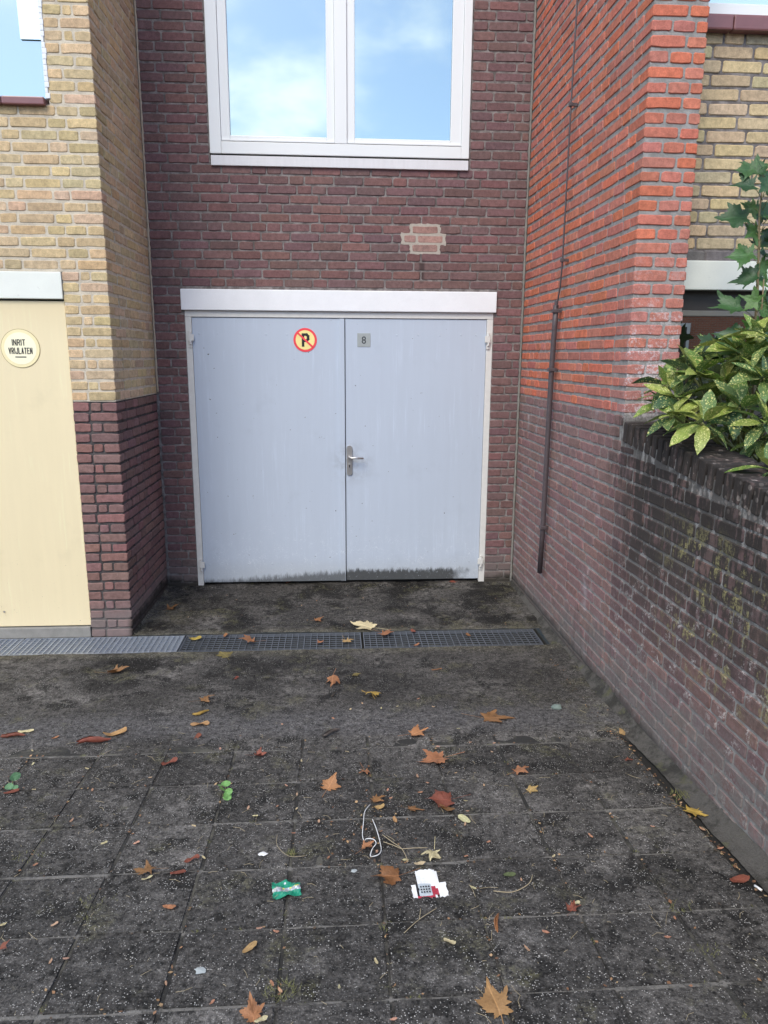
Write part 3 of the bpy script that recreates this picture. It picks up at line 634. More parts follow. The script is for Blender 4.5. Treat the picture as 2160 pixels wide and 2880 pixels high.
# ------------------------------------------------------------------ right house
HR = empty('brick_house', (1.65, YR, 0), 'orange brick house wall and corner pier beside the planter', 'house')
mb = MB(); sR = lambda y: XR+KR*y+.005
def skin(mb_, ya, yb, za, zb_, xo, s=sR):
    mb_.add([(s(ya), ya, za), (s(yb), yb, za), (s(yb), yb, zb_), (s(ya), ya, zb_), (xo, ya, za), (xo, yb, za), (xo, yb, zb_), (xo, ya, zb_)], [(0, 3, 2, 1), (4, 5, 6, 7), (3, 7, 6, 2), (0, 1, 5, 4), (1, 2, 6, 5), (0, 4, 7, 3)])
skin(mb, YR+.005, .02, -.1, 4.2, 1.777)
WR = at0(mb.build('wall', M_MR, HR))
mb = MB(); mb.box(1.778, 3.6, YW+.005, -1.3, 2.21, 3.25)
WRY = at0(mb.build('wall', M_MM, HR))
mb = MB(); skin(mb, YR, .02, 4.202, 8.0, 3.6, lambda y: XR+KR*y); at0(mb.build('upper_wall', M_UPO, HR))
wk = Work('right', HR); rnd = random.Random(23); prev = []; prevf = []; prevy = []
angR = math.atan2(-1, -KR)
def pal_pier(n, u, r):
    c = jit(r.choice(ORA[:2]+ORA[2:3]), r, .1)
    k = max(0, min(.6, (14-n)/20+r.uniform(-.2, .1))) if n < 15 else 0
    return tuple(a*(1-k)+b*k for a, b in zip(c, (.36, .18, .17)))
def pal_side(n, u, r):
    if n < 0: return jit(r.choice([(.225, .128, .118), (.21, .122, .114)]+[(.215, .122, .112)]), r, .1)
    c = jit(r.choice(ORA), r, .1); k = .35*max(0, (u-1.45)/.5) if n < 15 else 0
    return tuple(a*(1-k)+b*k for a, b in zip(c, (.40, .16, .15)))
LOWR = {}
for n in range(-24, 44):
    zc = ZB+(n+.5)*C
    if n >= -1:
        cb, cdp = ((.088, .19) if n % 2 else (.160, .09)); cb += rnd.uniform(-.005, .005)
        if n == -1: cb, cdp = .24, .0
        if n >= 0:
            wk.put(WR, (0, YR), 0, XRF+cb/2, zc, cb, cdp, .0455, pal_pier(n, 0, rnd), rnd)
            prevf = wk.course(WR, (0, YR), 0, n, XRF+cb+.012, 1.782, pal_pier, prevf, rnd, H=.0455)
        end = -YR-cdp-.01
    else: end = -YR-.005+rnd.uniform(-.05, .0)
    LOWR[n] = end
    prev = wk.course(WR, (XR, 0), angR, n, .014, end, pal_side, prev, rnd, wild=.34, H=(.0455 if n >= 0 else .050))
    if 12 <= n < 28.5: prevy = wk.course(WRY, (0, YW), 0, n, 1.79, 2.75, (lambda n_, u, r: jit(r.choice([(.47, .365, .23), (.44, .345, .22), (.50, .38, .22)]), r) if n_ > 12 else jit((.17, .15, .14), r)), prevy, rnd)
wk.flush()
bead('sealant_bead', XR-.006, -.004, -.02, 4.2, .009, M_BEAD_R, HR, 8)
at0(MB().box(1.7825, 3.6, YW-.012, -1.5, 2.064, 2.207, .005).build('lintel', M_LINTG, HR))
at0(MB().box(1.778, 3.6, YW+.07, -1.3, .9, 1.20).build('parapet', M_MM, HR))
GW = at0(MB().box(1.78, 3.6, YW+.05, YW+.10, 1.965, 2.0635).build('garage_window', M_TIMBER, HR))
sub(MB().box(1.78, 3.6, YW+.045, YW+.09, 1.937, 1.9648, .003), 'frame_rail', M_STRIPB, GW)
sub(MB().box(1.78, 3.6, YW+.06, YW+.066, 1.20, 1.9365), 'pane', M_GLASSD, GW)
sub(MB().box(1.78, 1.79, YW+.02, YW+.08, 1.20, 1.936), 'frame_post', M_TIMBER, GW)
WI = MB(); WI.box(1.785, 1.835, YW+.02, YW+.08, 3.325, 4.18, .003); WI.box(1.8354, 3.6, YW+.02, YW+.08, 3.325, 3.385, .003); WI.box(1.835, 3.6, YW+.02, YW+.08, 4.10, 4.18, .003)
WI = at0(WI.build('window', M_UPVC, HR))
sub(MB().box(1.84, 3.59, YW+.045, YW+.055, 3.38, 4.11), 'pane', M_GLASSP, WI)
sub(MB().box(1.852, 1.866, YW+.008, YW+.0196, 3.335, 3.372, .004).box(1.882, 1.892, YW+.008, YW+.0196, 3.333, 3.372, .003), 'window_catch', M_PLATE, WI)
sub(MB().box(1.785, 3.6, YW-.015, YW+.03, 3.312, 3.3245, .002), 'sill_flashing', M_SILLT, WI)
x = 1.788
for i in range(6):
    sub(MB().box(x, x+.218, YW-.045, YW+.05, 3.246, 3.3115, .008), 'sill_tile', M_SILLT, WI); x += .222

# ------------------------------------------------------------------ garden wall
GWL = empty('garden_wall', (1.54, -3.2, 0), 'blackened purple brick garden wall with sloping coping, holding the planter', 'garden wall')
ctop = lambda y: 1.419+(y+1.93)*.1075
YE = -4.45
mb = MB(); zt_ = lambda y: ctop(y)-.055
a, b = YR+.004, YE
mb.add([(sR(a), a, -.1), (sR(b), b, -.1), (sR(b), b, zt_(b)), (sR(a), a, zt_(a)), (1.735, a, -.1), (1.735, b, -.1), (1.735, b, zt_(b)), (1.735, a, zt_(a))], [(0, 3, 2, 1), (4, 5, 6, 7), (3, 7, 6, 2), (0, 1, 5, 4), (1, 2, 6, 5), (0, 4, 7, 3)])
GC = at0(mb.build('wall', M_MR, GWL))
wk = Work('right', GWL); rnd = random.Random(31); prev = []
for n in range(-24, 0):
    if ZB+n*C > ctop(-1.95)-.11: continue
    prev = wk.course(GC, (XR, 0), angR, n, LOWR[n]+.01, -YE, lambda n_, u, r: jit(r.choice(PURL[:2]+PURPLE[:2]), r, .12), prev, rnd, lim=lambda u: ctop(-u)-.112)
wk.flush()
rn = random.Random(9); y = YR-.008; copm = [brick_mesh(.10, .21, v, .051, BM['right'][0]) for v in range(6)]
sl = math.atan(.1075)
while y > YE:
    q = Vector((XR+KR*(y-.026)-rn.uniform(-.001, .004), y-.026, ctop(y-.026)-.05+rn.uniform(-.002, .003)))
    o = bpy.data.objects.new('coping_brick', rn.choice(copm)); scn(o, GC)
    # brick laid on edge: its length stands up, its thickness runs along the wall
    M = Matrix.Translation(q) @ Matrix.Rotation(-math.pi/2, 4, 'Z') @ Matrix.Rotation(math.pi/2+sl+rn.uniform(-.02, .02), 4, 'Y')
    o.matrix_local = M
    o.color = (*jit((.115, .075, .066), rn, .22), 1); y -= .0625+rn.uniform(-.001, .002)
# ================================================================== ground
def sheet(name, x0, x1, ys, zf, nx, mat, kind='structure'):
    mb_ = MB(); vs = []; fs = []
    for j, y in enumerate(ys):
        for i in range(nx+1):
            x = x0+(x1-x0)*i/nx; vs.append((x, y, zf(x, y)))
    for j in range(len(ys)-1):
        for i in range(nx): a_ = j*(nx+1)+i; fs.append((a_, a_+1, a_+nx+2, a_+nx+1) if ys[1] > ys[0] else (a_, a_+nx+1, a_+nx+2, a_+1))
    mb_.add(vs, fs); return tag(mb_.build(name, mat, None, True), kind=kind)
def fr(a_, b_, n): return [a_+(b_-a_)*i/n for i in range(n+1)]
sheet('ground', -60, 60, [-120, -60, -20, -10, -8, -6, -5, -4.62, -4.5, -2.35, -2.3, .5], lambda x, y: zg(y)-(.008 if y < -4.55 else (.10 if y < -2.32 else .26)), 4, M_ROAD)
def nz(x, y, s_, o=0.0): return noise.noise(Vector((x*s_, y*s_, o)))
def zap(x, y):
    z = zg(y)+.006*nz(x, y, 2.2)+.0035*nz(x, y, 7, 3)+.0022*nz(x, y, 26, 7)
    return z
def zin(x, y):
    z = zap(x, y)
    if y > -.05: z += .01
    return z
sheet('apron', -1.21, 1.53, fr(.06, -.958, 62), zin, 150, M_CONC)
def zout(x, y):
    z = zap(x, y)+.004
    lip = -2.33+.05*nz(x, 0, 2.4, 5)+.02*nz(x, 0, 11, 8)
    if y < lip: z -= min(.06, (lip-y)*.35)
    if x > 1.40: z += (x-1.40)*.12
    return z
sheet('driveway', -3.9, 1.56, fr(-1.25, -2.47, 72), zout, 300, M_CONC)
# paving: bed plus single slabs
PX, PY = .298, .2875
xs_ = [1.437-PX*k for k in range(15)]; ys_ = [-2.168-PY*k for k in range(9)]
PV = sheet('paving', -3.9, 1.58, fr(-2.30, -4.6, 50), lambda x, y: zg(y)-.0045+.0035*nz(x, y, 9, 2)+(.0 if x < 1.435 else -.012), 150, M_JOINT)
slabs = []
for v in range(6):
    rn = random.Random(100+v); bm = bmesh.new(); bmesh.ops.create_cube(bm, size=1)
    for q in bm.verts: q.co = Vector((q.co.x*.2935, q.co.y*.283, q.co.z*.04-.02))
    bmesh.ops.bevel(bm, geom=[e for e in bm.edges if e.verts[0].co.z > -.01 and e.verts[1].co.z > -.01], offset=.0045, segments=2, affect='EDGES')
    for q in bm.verts: q.co += Vector((rn.uniform(-1, 1), rn.uniform(-1, 1), rn.uniform(-.6, .3)))*.0012
    me = bpy.data.meshes.new('paving_slab'); bm.to_mesh(me); bm.free(); me.materials.append(M_TILE); slabs.append(me)
rn = random.Random(77)
for i in range(14):
    for j in range(8):
        xc = xs_[i]-PX/2; yc = ys_[j]-PY/2
        o = scn(bpy.data.objects.new('paving_slab', rn.choice(slabs)), PV)
        s_ = (zg(yc+.1)-zg(yc-.1))/.2
        o.location = (xc+rn.uniform(-.003, .003), yc+rn.uniform(-.003, .003), zg(yc)+rn.uniform(-.002, .002))
        o.rotation_euler = (math.atan(s_)+rn.uniform(-.006, .006), rn.uniform(-.006, .006), rn.uniform(-.008, .008))
# cement fillet along the foot of the right-hand wall
mb = MB(); vs = []; ny = 260
for j in range(ny+1):
    y = .0-4.45*j/ny; xw = XR+KR*y
    hgt = .030+.050*max(0, 1-abs(y+2.0)/.45)+.006*nz(0, y, 5, 1)+.004*nz(0, y, 31, 4)
    wd = .050+.035*min(1, max(0, (-y-.6)/1.2))-.02*max(0, 1-abs(y+2.7)/.5)+.008*nz(0, y, 3, 9)+.005*nz(0, y, 31, 6)
    g0 = zg(y)
    for k in range(7):
        t_ = k/6; vs.append((xw-wd*(1-t_)+.004, y, g0-.006+(hgt+.006)*(t_**1.7)+.003*nz(k*.7, y, 21, 2)))
fs = [(j*7+k, j*7+k+1, (j+1)*7+k+1, (j+1)*7+k) for j in range(ny) for k in range(6)]
mb.add(vs, fs); tag(mb.build('cement_fillet', M_FILLET, None, True), kind='structure')
mb = MB(); vs = []
for j in range(61):
    y = -.0-.95*j/60; xw = XL+KL*y; hgt = .022+.01*nz(1, y, 9, 3); wd = .03+.012*nz(2, y, 8, 3)
    for k in range(5): t_ = k/4; vs.append((xw+wd*(1-t_)-.003, y, zg(y)-.004+hgt*t_**1.6+.002*nz(k, y, 30)))
mb.add(vs, [(j*5+k+1, j*5+k, (j+1)*5+k, (j+1)*5+k+1) for j in range(60) for k in range(4)])
tag(mb.build('mossy_fillet', M_CONC, None, True), kind='structure')
# drain channel and gratings
D0, D1, DZ = -.962, -1.248, -.043
t = MB(); t.box(-3.9, 1.425, D1, D0, -.19, -.17); t.box(-3.9, 1.425, D0-.006, D0, -.17, DZ-.001); t.box(-3.9, 1.425, D1, D1+.006, -.17, DZ-.001); t.box(1.419, 1.425, D1+.0062, D0-.0062, -.17, DZ)
tag(t.build('drain_channel', M_TROUGH), kind='structure')
def grating(xa, xb, mat, px, nlong, label, cr, th, deep, bd):
    g_ = empty('drain_grating', ((xa+xb)/2, (D0+D1)/2, DZ), label, 'grating', 'gratings over the drain channel')
    hx = (xb-xa)/2-.003; hy = (D0-D1)/2-.012
    t_ = MB(); t_.box(-hx, hx, hy-.004, hy, -deep, .0); t_.box(-hx, hx, -hy, -hy+.004, -deep, 0.0); t_.box(-hx, -hx+.005, -hy+.0042, hy-.0042, -deep, -.0005); t_.box(hx-.005, hx, -hy+.0042, hy-.0042, -deep, -.0005)
    t_.build('grating_frame', mat, g_)
    n_ = int(round(2*hx/px)); me = MB().box(-th/2, th/2, -hy+.0042, hy-.0042, -cr, .001).mesh('cross_bar', mat)
    for i in range(1, n_): o_ = scn(bpy.data.objects.new('cross_bar', me), g_); o_.location = (-hx+2*hx*i/n_, 0, random.uniform(-.0006, .0004))
    me = MB().box(-hx+.0052, hx-.0052, -.0013, .0013, -bd, -.0030).mesh('bearing_bar', mat)
    for i in range(1, nlong+1): o_ = scn(bpy.data.objects.new('bearing_bar', me), g_); o_.location = (0, -hy+2*hy*i/(nlong+1), 0)
    return g_
grating(-.862, .262, M_IRON, .040, 7, 'dark steel drain grating in the middle, beside the galvanised one', .005, .0034, .02, .009)
grating(.272, 1.405, M_IRON, .040, 7, 'dark steel drain grating at the right, ending by the orange house wall', .005, .0034, .02, .009)
grating(-1.868, -.868, M_GALV, .0335, 8, 'pale galvanised drain grating in front of the buff garage door', .009, .0042, .03, .026)
grating(-2.872, -1.872, M_GALV, .0335, 8, 'pale galvanised drain grating at the far left edge', .009, .0042, .03, .026)
t = MB()
rn = random.Random(4)
for i in range(240):   # silt and muck lying in the channel
    x = rn.uniform(-2.6, 1.4); y = rn.uniform(D1+.02, D0-.02); s_ = rn.uniform(.01, .04); t.box(x-s_, x+s_, y-s_*.6, y+s_*.6, -.172, -.172+s_*rn.uniform(.3, 1.4)*(2.2 if -.85 < x < -.35 else 1), .004)
tag(t.build('drain_silt', simple('silt', (.045, .045, .03), .9, .5, 20, .6)), 'wet silt and muck under the drain gratings', 'silt', kind='stuff')

# ------------------------------------------------------------------ conductor pipe on the orange wall
LC = empty('conductor_pipe', (1.472, -.84, .30), 'thin black rod entering a rusty dark pipe on the orange brick wall', 'pipe')
def lc(o): o.location = Vector(o.location)-Vector(LC.location); return o
lc(MB().tube([(1.472, -.981, 4.6), (1.472, -.981, 3.668), (1.472, -.967, 3.14), (1.472, -.964, 2.283), (1.472, -.945, 2.14), (1.471, -.90, 2.03), (1.470, -.886, 1.99)], .0052, 8).build('rod', M_PIPE, LC, True))
lc(MB().tube([(1.470, -.884, 2.035), (1.470, -.879, 1.904), (1.470, -.860, 1.644), (1.470, -.849, .64), (1.469, -.834, .303)], .0165, 12).build('sleeve', M_PIPE, LC, True))
lc(MB().tube([(1.470, -.884, 2.06), (1.470, -.884, 2.03)], .010, 10).tube([(1.470, -.883, 2.012), (1.470, -.882, 1.99)], .0205, 10).build('sleeve_cap', M_PIPE, LC))
for yy, zz, rr in ((-.968, 3.14, .012), (-.964, 2.29, .012), (-.883, 2.00, .0225), (-.860, 1.645, .024), (-.849, .62, .024)):
    xw = XR+KR*yy; t = MB(); t.box(1.472-rr, 1.472+rr*.7, yy-rr*.95, yy+rr*.95, zz-.011, zz+.011, .003); t.box(1.472+rr*.7, xw+.01, yy-.006, yy+.006, zz-.008, zz+.008); lc(t.build('bracket', M_PIPE, LC))

# ------------------------------------------------------------------ houses and hedge over the street (seen mirrored in the glass)
OP = empty('terrace_house', (4, -24, .4), 'orange brick terrace over the street, mirrored in the dark garage window', 'house')
t = MB(); t.box(-26, 30, -32, -24, .3, 6.2); o = t.build('wall', wall_mat_brick('terrace_brick', (.42, .15, .08), (.3, .28, .25)), OP); at0(o)
t = MB(); t.add([(-26.3, -23.7, 6.2), (30.3, -23.7, 6.2), (30.3, -28, 8.0), (-26.3, -28, 8.0), (-26.3, -32.3, 6.2), (30.3, -32.3, 6.2)], [(0, 1, 2, 3), (3, 2, 5, 4), (0, 3, 4), (1, 5, 2)]); at0(t.build('roof', simple('roof_tile', (.12, .05, .035), .8, .2, 3), OP))
for i in range(11):
    x = -24.5+i*5
    f = at0(MB().box(x, x+2.2, -24.0, -23.88, 1.2, 2.9).build('window', M_UPVC, OP)); sub(MB().box(x+.12, x+2.08, -23.89, -23.86, 1.32, 2.78), 'pane', M_TIMBER, f)
    f = at0(MB().box(x, x+2.2, -24.0, -23.88, 4.0, 5.5).build('window', M_UPVC, OP)); sub(MB().box(x+.12, x+2.08, -23.89, -23.86, 4.12, 5.38), 'pane', M_TIMBER, f)
    at0(MB().box(x+3.2, x+4.2, -24.0, -23.9, .35, 2.6).build('door', M_WHITE, OP))

rn = random.Random(8); HD = MB()
HD.box(2.4, 18.6, -18.3, -17.7, .38, 1.55)
for i in range(5200):
    x = rn.uniform(2.2, 18.8); y = -18+rn.choice((-1, 1))*(.32+rn.uniform(-.06, .10)); z = rn.uniform(.42, 1.8)
    if rn.random() < .35: y = -18+rn.uniform(-.35, .35); z = 1.55+rn.uniform(0, .28)
    a_ = rn.uniform(0, 6.28); e_ = rn.uniform(-1, 1); s_ = rn.uniform(.05, .1); u = Vector((math.cos(a_), math.sin(a_), e_)).normalized()*s_; v = Vector((-math.sin(a_), math.cos(a_), rn.uniform(-.8, .8))).normalized()*s_*.6; p = Vector((x, y, z))
    HD.add([p-u, p-v*.8, p+u, p+v*.8], [(0, 1, 2, 3)])
tag(HD.build('hedge', simple('hedge_green', (.10, .14, .025), .7, .5, 6, .2)), 'clipped green hedge over the street, mirrored in the dark garage window', 'hedge')
LEAVES=[
(-1.163,-1.544,0.100,'maple','brn',20,0.50,'brown curled leaf alone on the concrete left of the grates'),
(-1.056,-0.491,0.115,'maple','brn',80,0.40,'brown leaf on the mossy concrete beside the yellow house corner'),
(-0.795,-1.055,0.077,'oval','yel',30,0.50,'yellow-green curled leaf at the left end of the dark grating'),
(-0.610,-0.996,0.050,'oval','org',80,0.30,'small pinkish orange leaf on the upper rim of the left dark grating'),
(-0.433,-1.124,0.103,'maple','org',200,0.50,'orange-brown crumpled leaf on the middle of the left dark grating'),
(-0.562,-1.323,0.111,'maple','olv',120,0.10,'flat olive leaf on concrete just below the dark grating'),
(-0.456,-1.645,0.040,'oval','red',70,0.30,'small dark red leaf on concrete below the left grating'),
(-0.587,-1.917,0.085,'maple','brn',10,0.50,'brown curled leaf just above the rolled yellow leaf'),
(-0.574,-2.081,0.081,'roll','yel',25,1.00,'pale yellow rolled-up leaf on the concrete edge'),
(-0.557,-2.192,0.076,'oval','tan',5,0.30,'tan torn leaf just below the rolled yellow leaf'),
(-1.405,-2.259,0.110,'roll','red',-12,1.00,'red-brown curled leaf near the left edge of the paving'),
(-1.368,-2.210,0.061,'oval','pal',8,0.30,'pale yellow leaf touching the red-brown leaf near the left edge'),
(-1.202,-2.287,0.030,'oval','org',40,0.30,'small orange leaf on the first paving row at far left'),
(-1.010,-2.342,0.137,'roll','red',22,1.00,'long rust-red rolled leaf on the first paving row'),
(-0.936,-2.262,0.097,'oval','tan',30,0.50,'long tan leaf lying against the rust-red rolled leaf'),
(-0.546,-2.308,0.043,'oval','red',70,0.30,'dark red leaf below the tan torn leaf'),
(-0.618,-2.566,0.065,'oval','red',35,0.50,'narrow rust-red leaf on the second paving row left of centre'),
(-0.248,-2.517,0.057,'maple','red',10,0.50,'dark reddish leaf right of the narrow rust-red one'),
(-0.279,0.045,0.078,'maple','red',10,0.40,'small red leaf against the foot of the left door leaf'),
(1.026,0.002,0.067,'maple','red',200,0.40,'small red leaf against the foot of the right door leaf'),
(-0.028,-0.773,0.058,'maple','brn',20,0.40,'small orange-brown leaf on concrete above the left grating'),
(0.315,-0.917,0.169,'maple','pal',150,0.30,'large pale cream leaf over the joint of the two dark gratings'),
(0.410,-1.021,0.097,'maple','org',330,0.30,'orange leaf tucked under the large pale leaf on the gratings'),
(0.164,-1.131,0.072,'maple','tan',300,0.30,'tan lobed leaf on the right end of the left dark grating'),
(-0.003,-1.158,0.049,'maple','org',60,0.50,'small orange leaf on the lower rim of the left dark grating'),
(0.603,-0.990,0.056,'oval','red',100,0.30,'dark red leaf standing in the right grating'),
(0.599,-1.223,0.040,'oval','org',20,0.50,'small orange leaf on the lower rim of the right grating'),
(0.951,-1.081,0.046,'oval','brn',110,0.30,'small brown leaf caught in the right part of the right grating'),
(0.080,-1.735,0.110,'maple','org',270,0.90,'orange-pink leaf folded like a tent on bare concrete'),
(0.088,-1.896,0.056,'roll','gry',50,1.00,'dark grey curled leaf just below the folded orange-pink leaf'),
(0.286,-1.945,0.093,'maple','yel',90,0.90,'yellow-brown cupped leaf right of the dark grey curled leaf'),
(0.202,-1.637,0.052,'maple','olv',10,0.10,'faded olive leaf remnant on concrete above the cupped leaf'),
(0.676,-1.594,0.049,'oval','brn',10,0.20,'dull brown leaf on concrete below the right grating'),
(0.854,-2.201,0.144,'maple','brn',0,0.15,'broad flat brown leaf at the edge of the concrete, right of centre'),
(0.471,-2.345,0.097,'maple','org',15,0.30,'orange-brown torn leaf on the first paving row'),
(0.553,-2.597,0.125,'maple','org',200,0.40,'orange maple leaf with pointed lobes on the second paving row'),
(0.075,-2.317,0.101,'roll','gry',35,1.00,'grey-brown twisted leaf on the first paving row'),
(1.457,-2.163,0.039,'oval','org',20,0.30,'small orange leaf at the foot of the right wall, uppermost of three'),
(1.487,-2.303,0.041,'oval','org',120,0.40,'orange leaf directly above the round tan leaf by the right wall'),
(1.451,-2.399,0.050,'oval','tan',80,0.70,'round tan cupped leaf in the gutter of the right wall'),
(1.369,-2.658,0.040,'maple','red',10,0.30,'small red leaf on the paving edge below the round tan leaf'),
(-1.195,-2.766,0.048,'oval','red',20,0.20,'dark red leaf beside the seedling at the left edge'),
(-0.518,-3.325,0.070,'maple','brn',170,0.80,'folded brown leaf with stalk on the fourth paving row at left'),
(-0.513,-3.358,0.032,'oval','pal',30,0.30,'cream leaf tucked under the folded brown leaf'),
(-0.388,-3.263,0.048,'oval','red',35,0.50,'maroon leaf right of the folded brown leaf'),
(-0.420,-3.331,0.042,'oval','red',10,0.20,'dull red leaf between the folded brown leaf and the maroon leaf'),
(-0.409,-3.503,0.035,'oval','org',-10,0.20,'pinkish orange oval leaf below the dull red leaf'),
(-0.143,-3.692,0.044,'oval','tan',45,0.20,'tan pointed leaf on the lower paving left of centre'),
(-0.843,-3.648,0.030,'maple','red',40,0.40,'rust-red leaf cut by the left edge of the picture'),
(-0.106,-3.934,0.059,'maple','org',100,0.50,'bright orange leaf cut by the bottom edge left of centre'),
(-0.085,-3.944,0.030,'oval','pal',20,0.20,'pale yellow leaf on the bright orange leaf at the bottom edge'),
(0.222,-2.690,0.066,'maple','org',280,0.40,'orange-brown leaf on the second paving row above the cord'),
(0.072,-2.810,0.078,'maple','org',60,0.50,'orange leaf left of the white cord on the third paving row'),
(0.252,-2.919,0.059,'maple','brn',30,0.30,'brown leaf at the upper end of the white cord'),
(0.266,-2.973,0.041,'oval','tan',10,0.40,'tan leaf scrap just below the upper end of the cord'),
(0.388,-2.986,0.055,'maple','brn',350,0.25,'squarish brown leaf right of the white cord'),
(0.526,-2.949,0.111,'maple','red',180,0.40,'large dark red-brown leaf right of the squarish brown leaf'),
(0.524,-3.000,0.057,'oval','brn',-35,0.30,'golden brown pointed leaf overlapping the large dark red-brown leaf'),
(0.320,-3.066,0.029,'oval','tan',100,0.30,'small pale orange leaf between the cord and the large dark red-brown leaf'),
(0.580,-3.073,0.053,'oval','pal',120,0.10,'faded yellowish leaf skeleton at a slab joint right of centre'),
(0.201,-3.241,0.054,'maple','org',40,0.50,'pinkish orange leaf beneath the lower loop of the cord'),
(0.436,-3.279,0.078,'maple','pal',250,0.60,'pale straw-coloured curled leaf above the torn white packet'),
(0.287,-3.409,0.102,'maple','dbr',190,0.60,'large dark brown veined leaf left of the torn white packet'),
(0.381,-3.386,0.035,'oval','brn',0,0.20,'brown leaf scrap on the upper corner of the torn white packet'),
(0.382,-3.334,0.034,'oval','pal',10,0.20,'pale oval leaf just above the torn white packet'),
(0.579,-3.637,0.066,'roll','org',75,1.00,'long orange-brown curled leaf at a slab joint right of the packet'),
(0.426,-3.705,0.033,'oval','pal',-35,0.30,'cream pointed leaf on the lower paving right of centre'),
(0.513,-3.951,0.109,'maple','org2',100,0.30,'biggest orange-brown maple leaf at the bottom edge right of centre'),
(0.670,-3.409,0.035,'oval','grn',10,0.10,'dull green leaf on the slab right of the packet'),
(0.869,-2.731,0.069,'maple','org',20,0.40,'rust-orange leaf on the second paving row right of centre'),
(0.882,-2.880,0.052,'maple','tan',30,0.30,'tan leaf just right of the rust-orange one'),
(1.451,-3.069,0.073,'maple','yel',320,0.40,'yellow and red maple leaf by the foot of the garden wall'),
(1.408,-3.488,0.062,'oval','red',12,0.20,'smooth red-brown oval leaf at the right edge of the paving'),
(0.821,-3.593,0.043,'maple','red',60,0.50,'rust-red leaf at a slab corner on the right'),
(0.841,-3.563,0.026,'oval','pal',10,0.40,'small pale scrap above the rust-red leaf at the slab corner'),
]
LEAFLETS=[(-0.160,-2.207),(0.173,-2.064),(0.329,-2.061),(0.411,-2.050),(0.235,-2.004),(0.528,-1.970),(0.086,-2.159),(0.686,-2.294),(0.563,-2.475),(0.798,-2.542),(0.149,-2.498),(-0.050,-2.573),(0.597,-2.060),(0.718,-2.442),(-1.115,-2.749),(-0.879,-2.767),(-0.883,-2.987),(-0.717,-3.143),(-0.603,-3.148),(-0.422,-3.052),(-0.236,-2.940),(-0.203,-2.999),(-0.671,-2.680),(-0.350,-3.252),(-0.648,-3.700),(-0.350,-3.809),(-0.217,-3.880),(-0.884,-3.550),(-0.733,-3.557),(-0.908,-3.256),(0.538,-3.468),(0.335,-3.309),(0.546,-3.300),(0.639,-3.222),(0.037,-3.055),(-0.055,-2.854),(-0.051,-2.961),(-0.101,-2.782),(0.308,-2.844),(0.315,-2.907),(0.436,-2.868),(0.475,-2.795),(0.440,-2.737),(0.605,-2.720),(0.608,-2.943),(0.703,-2.829),(0.602,-3.017),(0.577,-3.106),(-0.068,-3.828),(-0.044,-3.853),(0.110,-3.850),(0.245,-3.962),(-0.123,-3.612),(-0.073,-3.630),(0.212,-3.766),(-0.126,-2.939),(-0.052,-3.123),(1.436,-3.193),(1.440,-3.312),(1.262,-3.163),(1.014,-3.209),(0.846,-3.319),(0.703,-3.439),(1.118,-3.648),(1.061,-3.724),(0.714,-3.683),(0.641,-3.743),(-1.260,-2.403),(-1.207,-2.529),(-0.960,-2.586),(-0.421,-2.439),(-0.687,-3.707),(0.826,-2.456),(0.221,-3.226),(0.242,-3.257)]
ROS=[(1.582,-2.620,1.467,8,0.136),(1.598,-2.350,1.551,8,0.132),(1.613,-2.220,1.599,6,0.121),(1.709,-2.300,1.649,8,0.149),(1.528,-2.480,1.484,7,0.119),(1.806,-2.350,1.620,8,0.147),(1.753,-2.580,1.521,8,0.130),(1.880,-2.400,1.712,7,0.152),(1.832,-2.600,1.643,8,0.143),(1.781,-2.720,1.476,7,0.118),(1.691,-2.950,1.329,7,0.116),(1.900,-2.120,1.734,7,0.132),(1.745,-2.100,1.685,7,0.124),(1.767,-2.320,1.534,7,0.126),(1.964,-2.200,1.599,7,0.138),(1.927,-2.500,1.792,7,0.146),(1.964,-2.550,1.548,7,0.132),(1.776,-2.500,1.441,6,0.120),(1.894,-2.000,1.734,6,0.119),(1.832,-2.600,1.392,6,0.116),(1.582,-2.250,1.513,5,0.104),(1.875,-2.300,1.757,7,0.148),(1.986,-2.350,1.727,7,0.154),(1.958,-2.300,1.811,6,0.156)]
SAP=[(1.949,-2.100,2.537,0.095,170),(2.038,-2.100,2.546,0.095,10),(1.936,-2.100,2.463,0.119,185),(2.045,-2.100,2.420,0.096,20),(2.007,-2.100,2.390,0.088,200),(1.938,-2.100,2.341,0.136,180),(2.047,-2.100,2.330,0.120,330),(2.011,-2.100,2.284,0.096,200),(2.062,-2.100,2.270,0.097,350),(1.978,-2.100,2.180,0.129,160),(2.089,-2.100,2.186,0.081,20),(2.006,-2.100,2.081,0.122,165),(2.081,-2.100,2.070,0.098,15),(1.948,-2.100,1.946,0.156,190),(2.013,-2.100,1.975,0.098,160),(2.114,-2.100,1.976,0.098,10),(1.954,-2.100,1.815,0.149,170),(2.034,-2.100,1.864,0.115,200),(2.121,-2.100,1.848,0.116,10),(1.873,-2.100,1.774,0.132,190),(2.013,-2.100,2.479,0.127,300),(2.042,-2.100,2.375,0.112,340),(2.043,-2.100,2.224,0.113,10),(2.069,-2.100,2.140,0.114,330),(1.998,-2.100,2.538,0.111,90),(2.084,-2.100,1.944,0.131,20)]
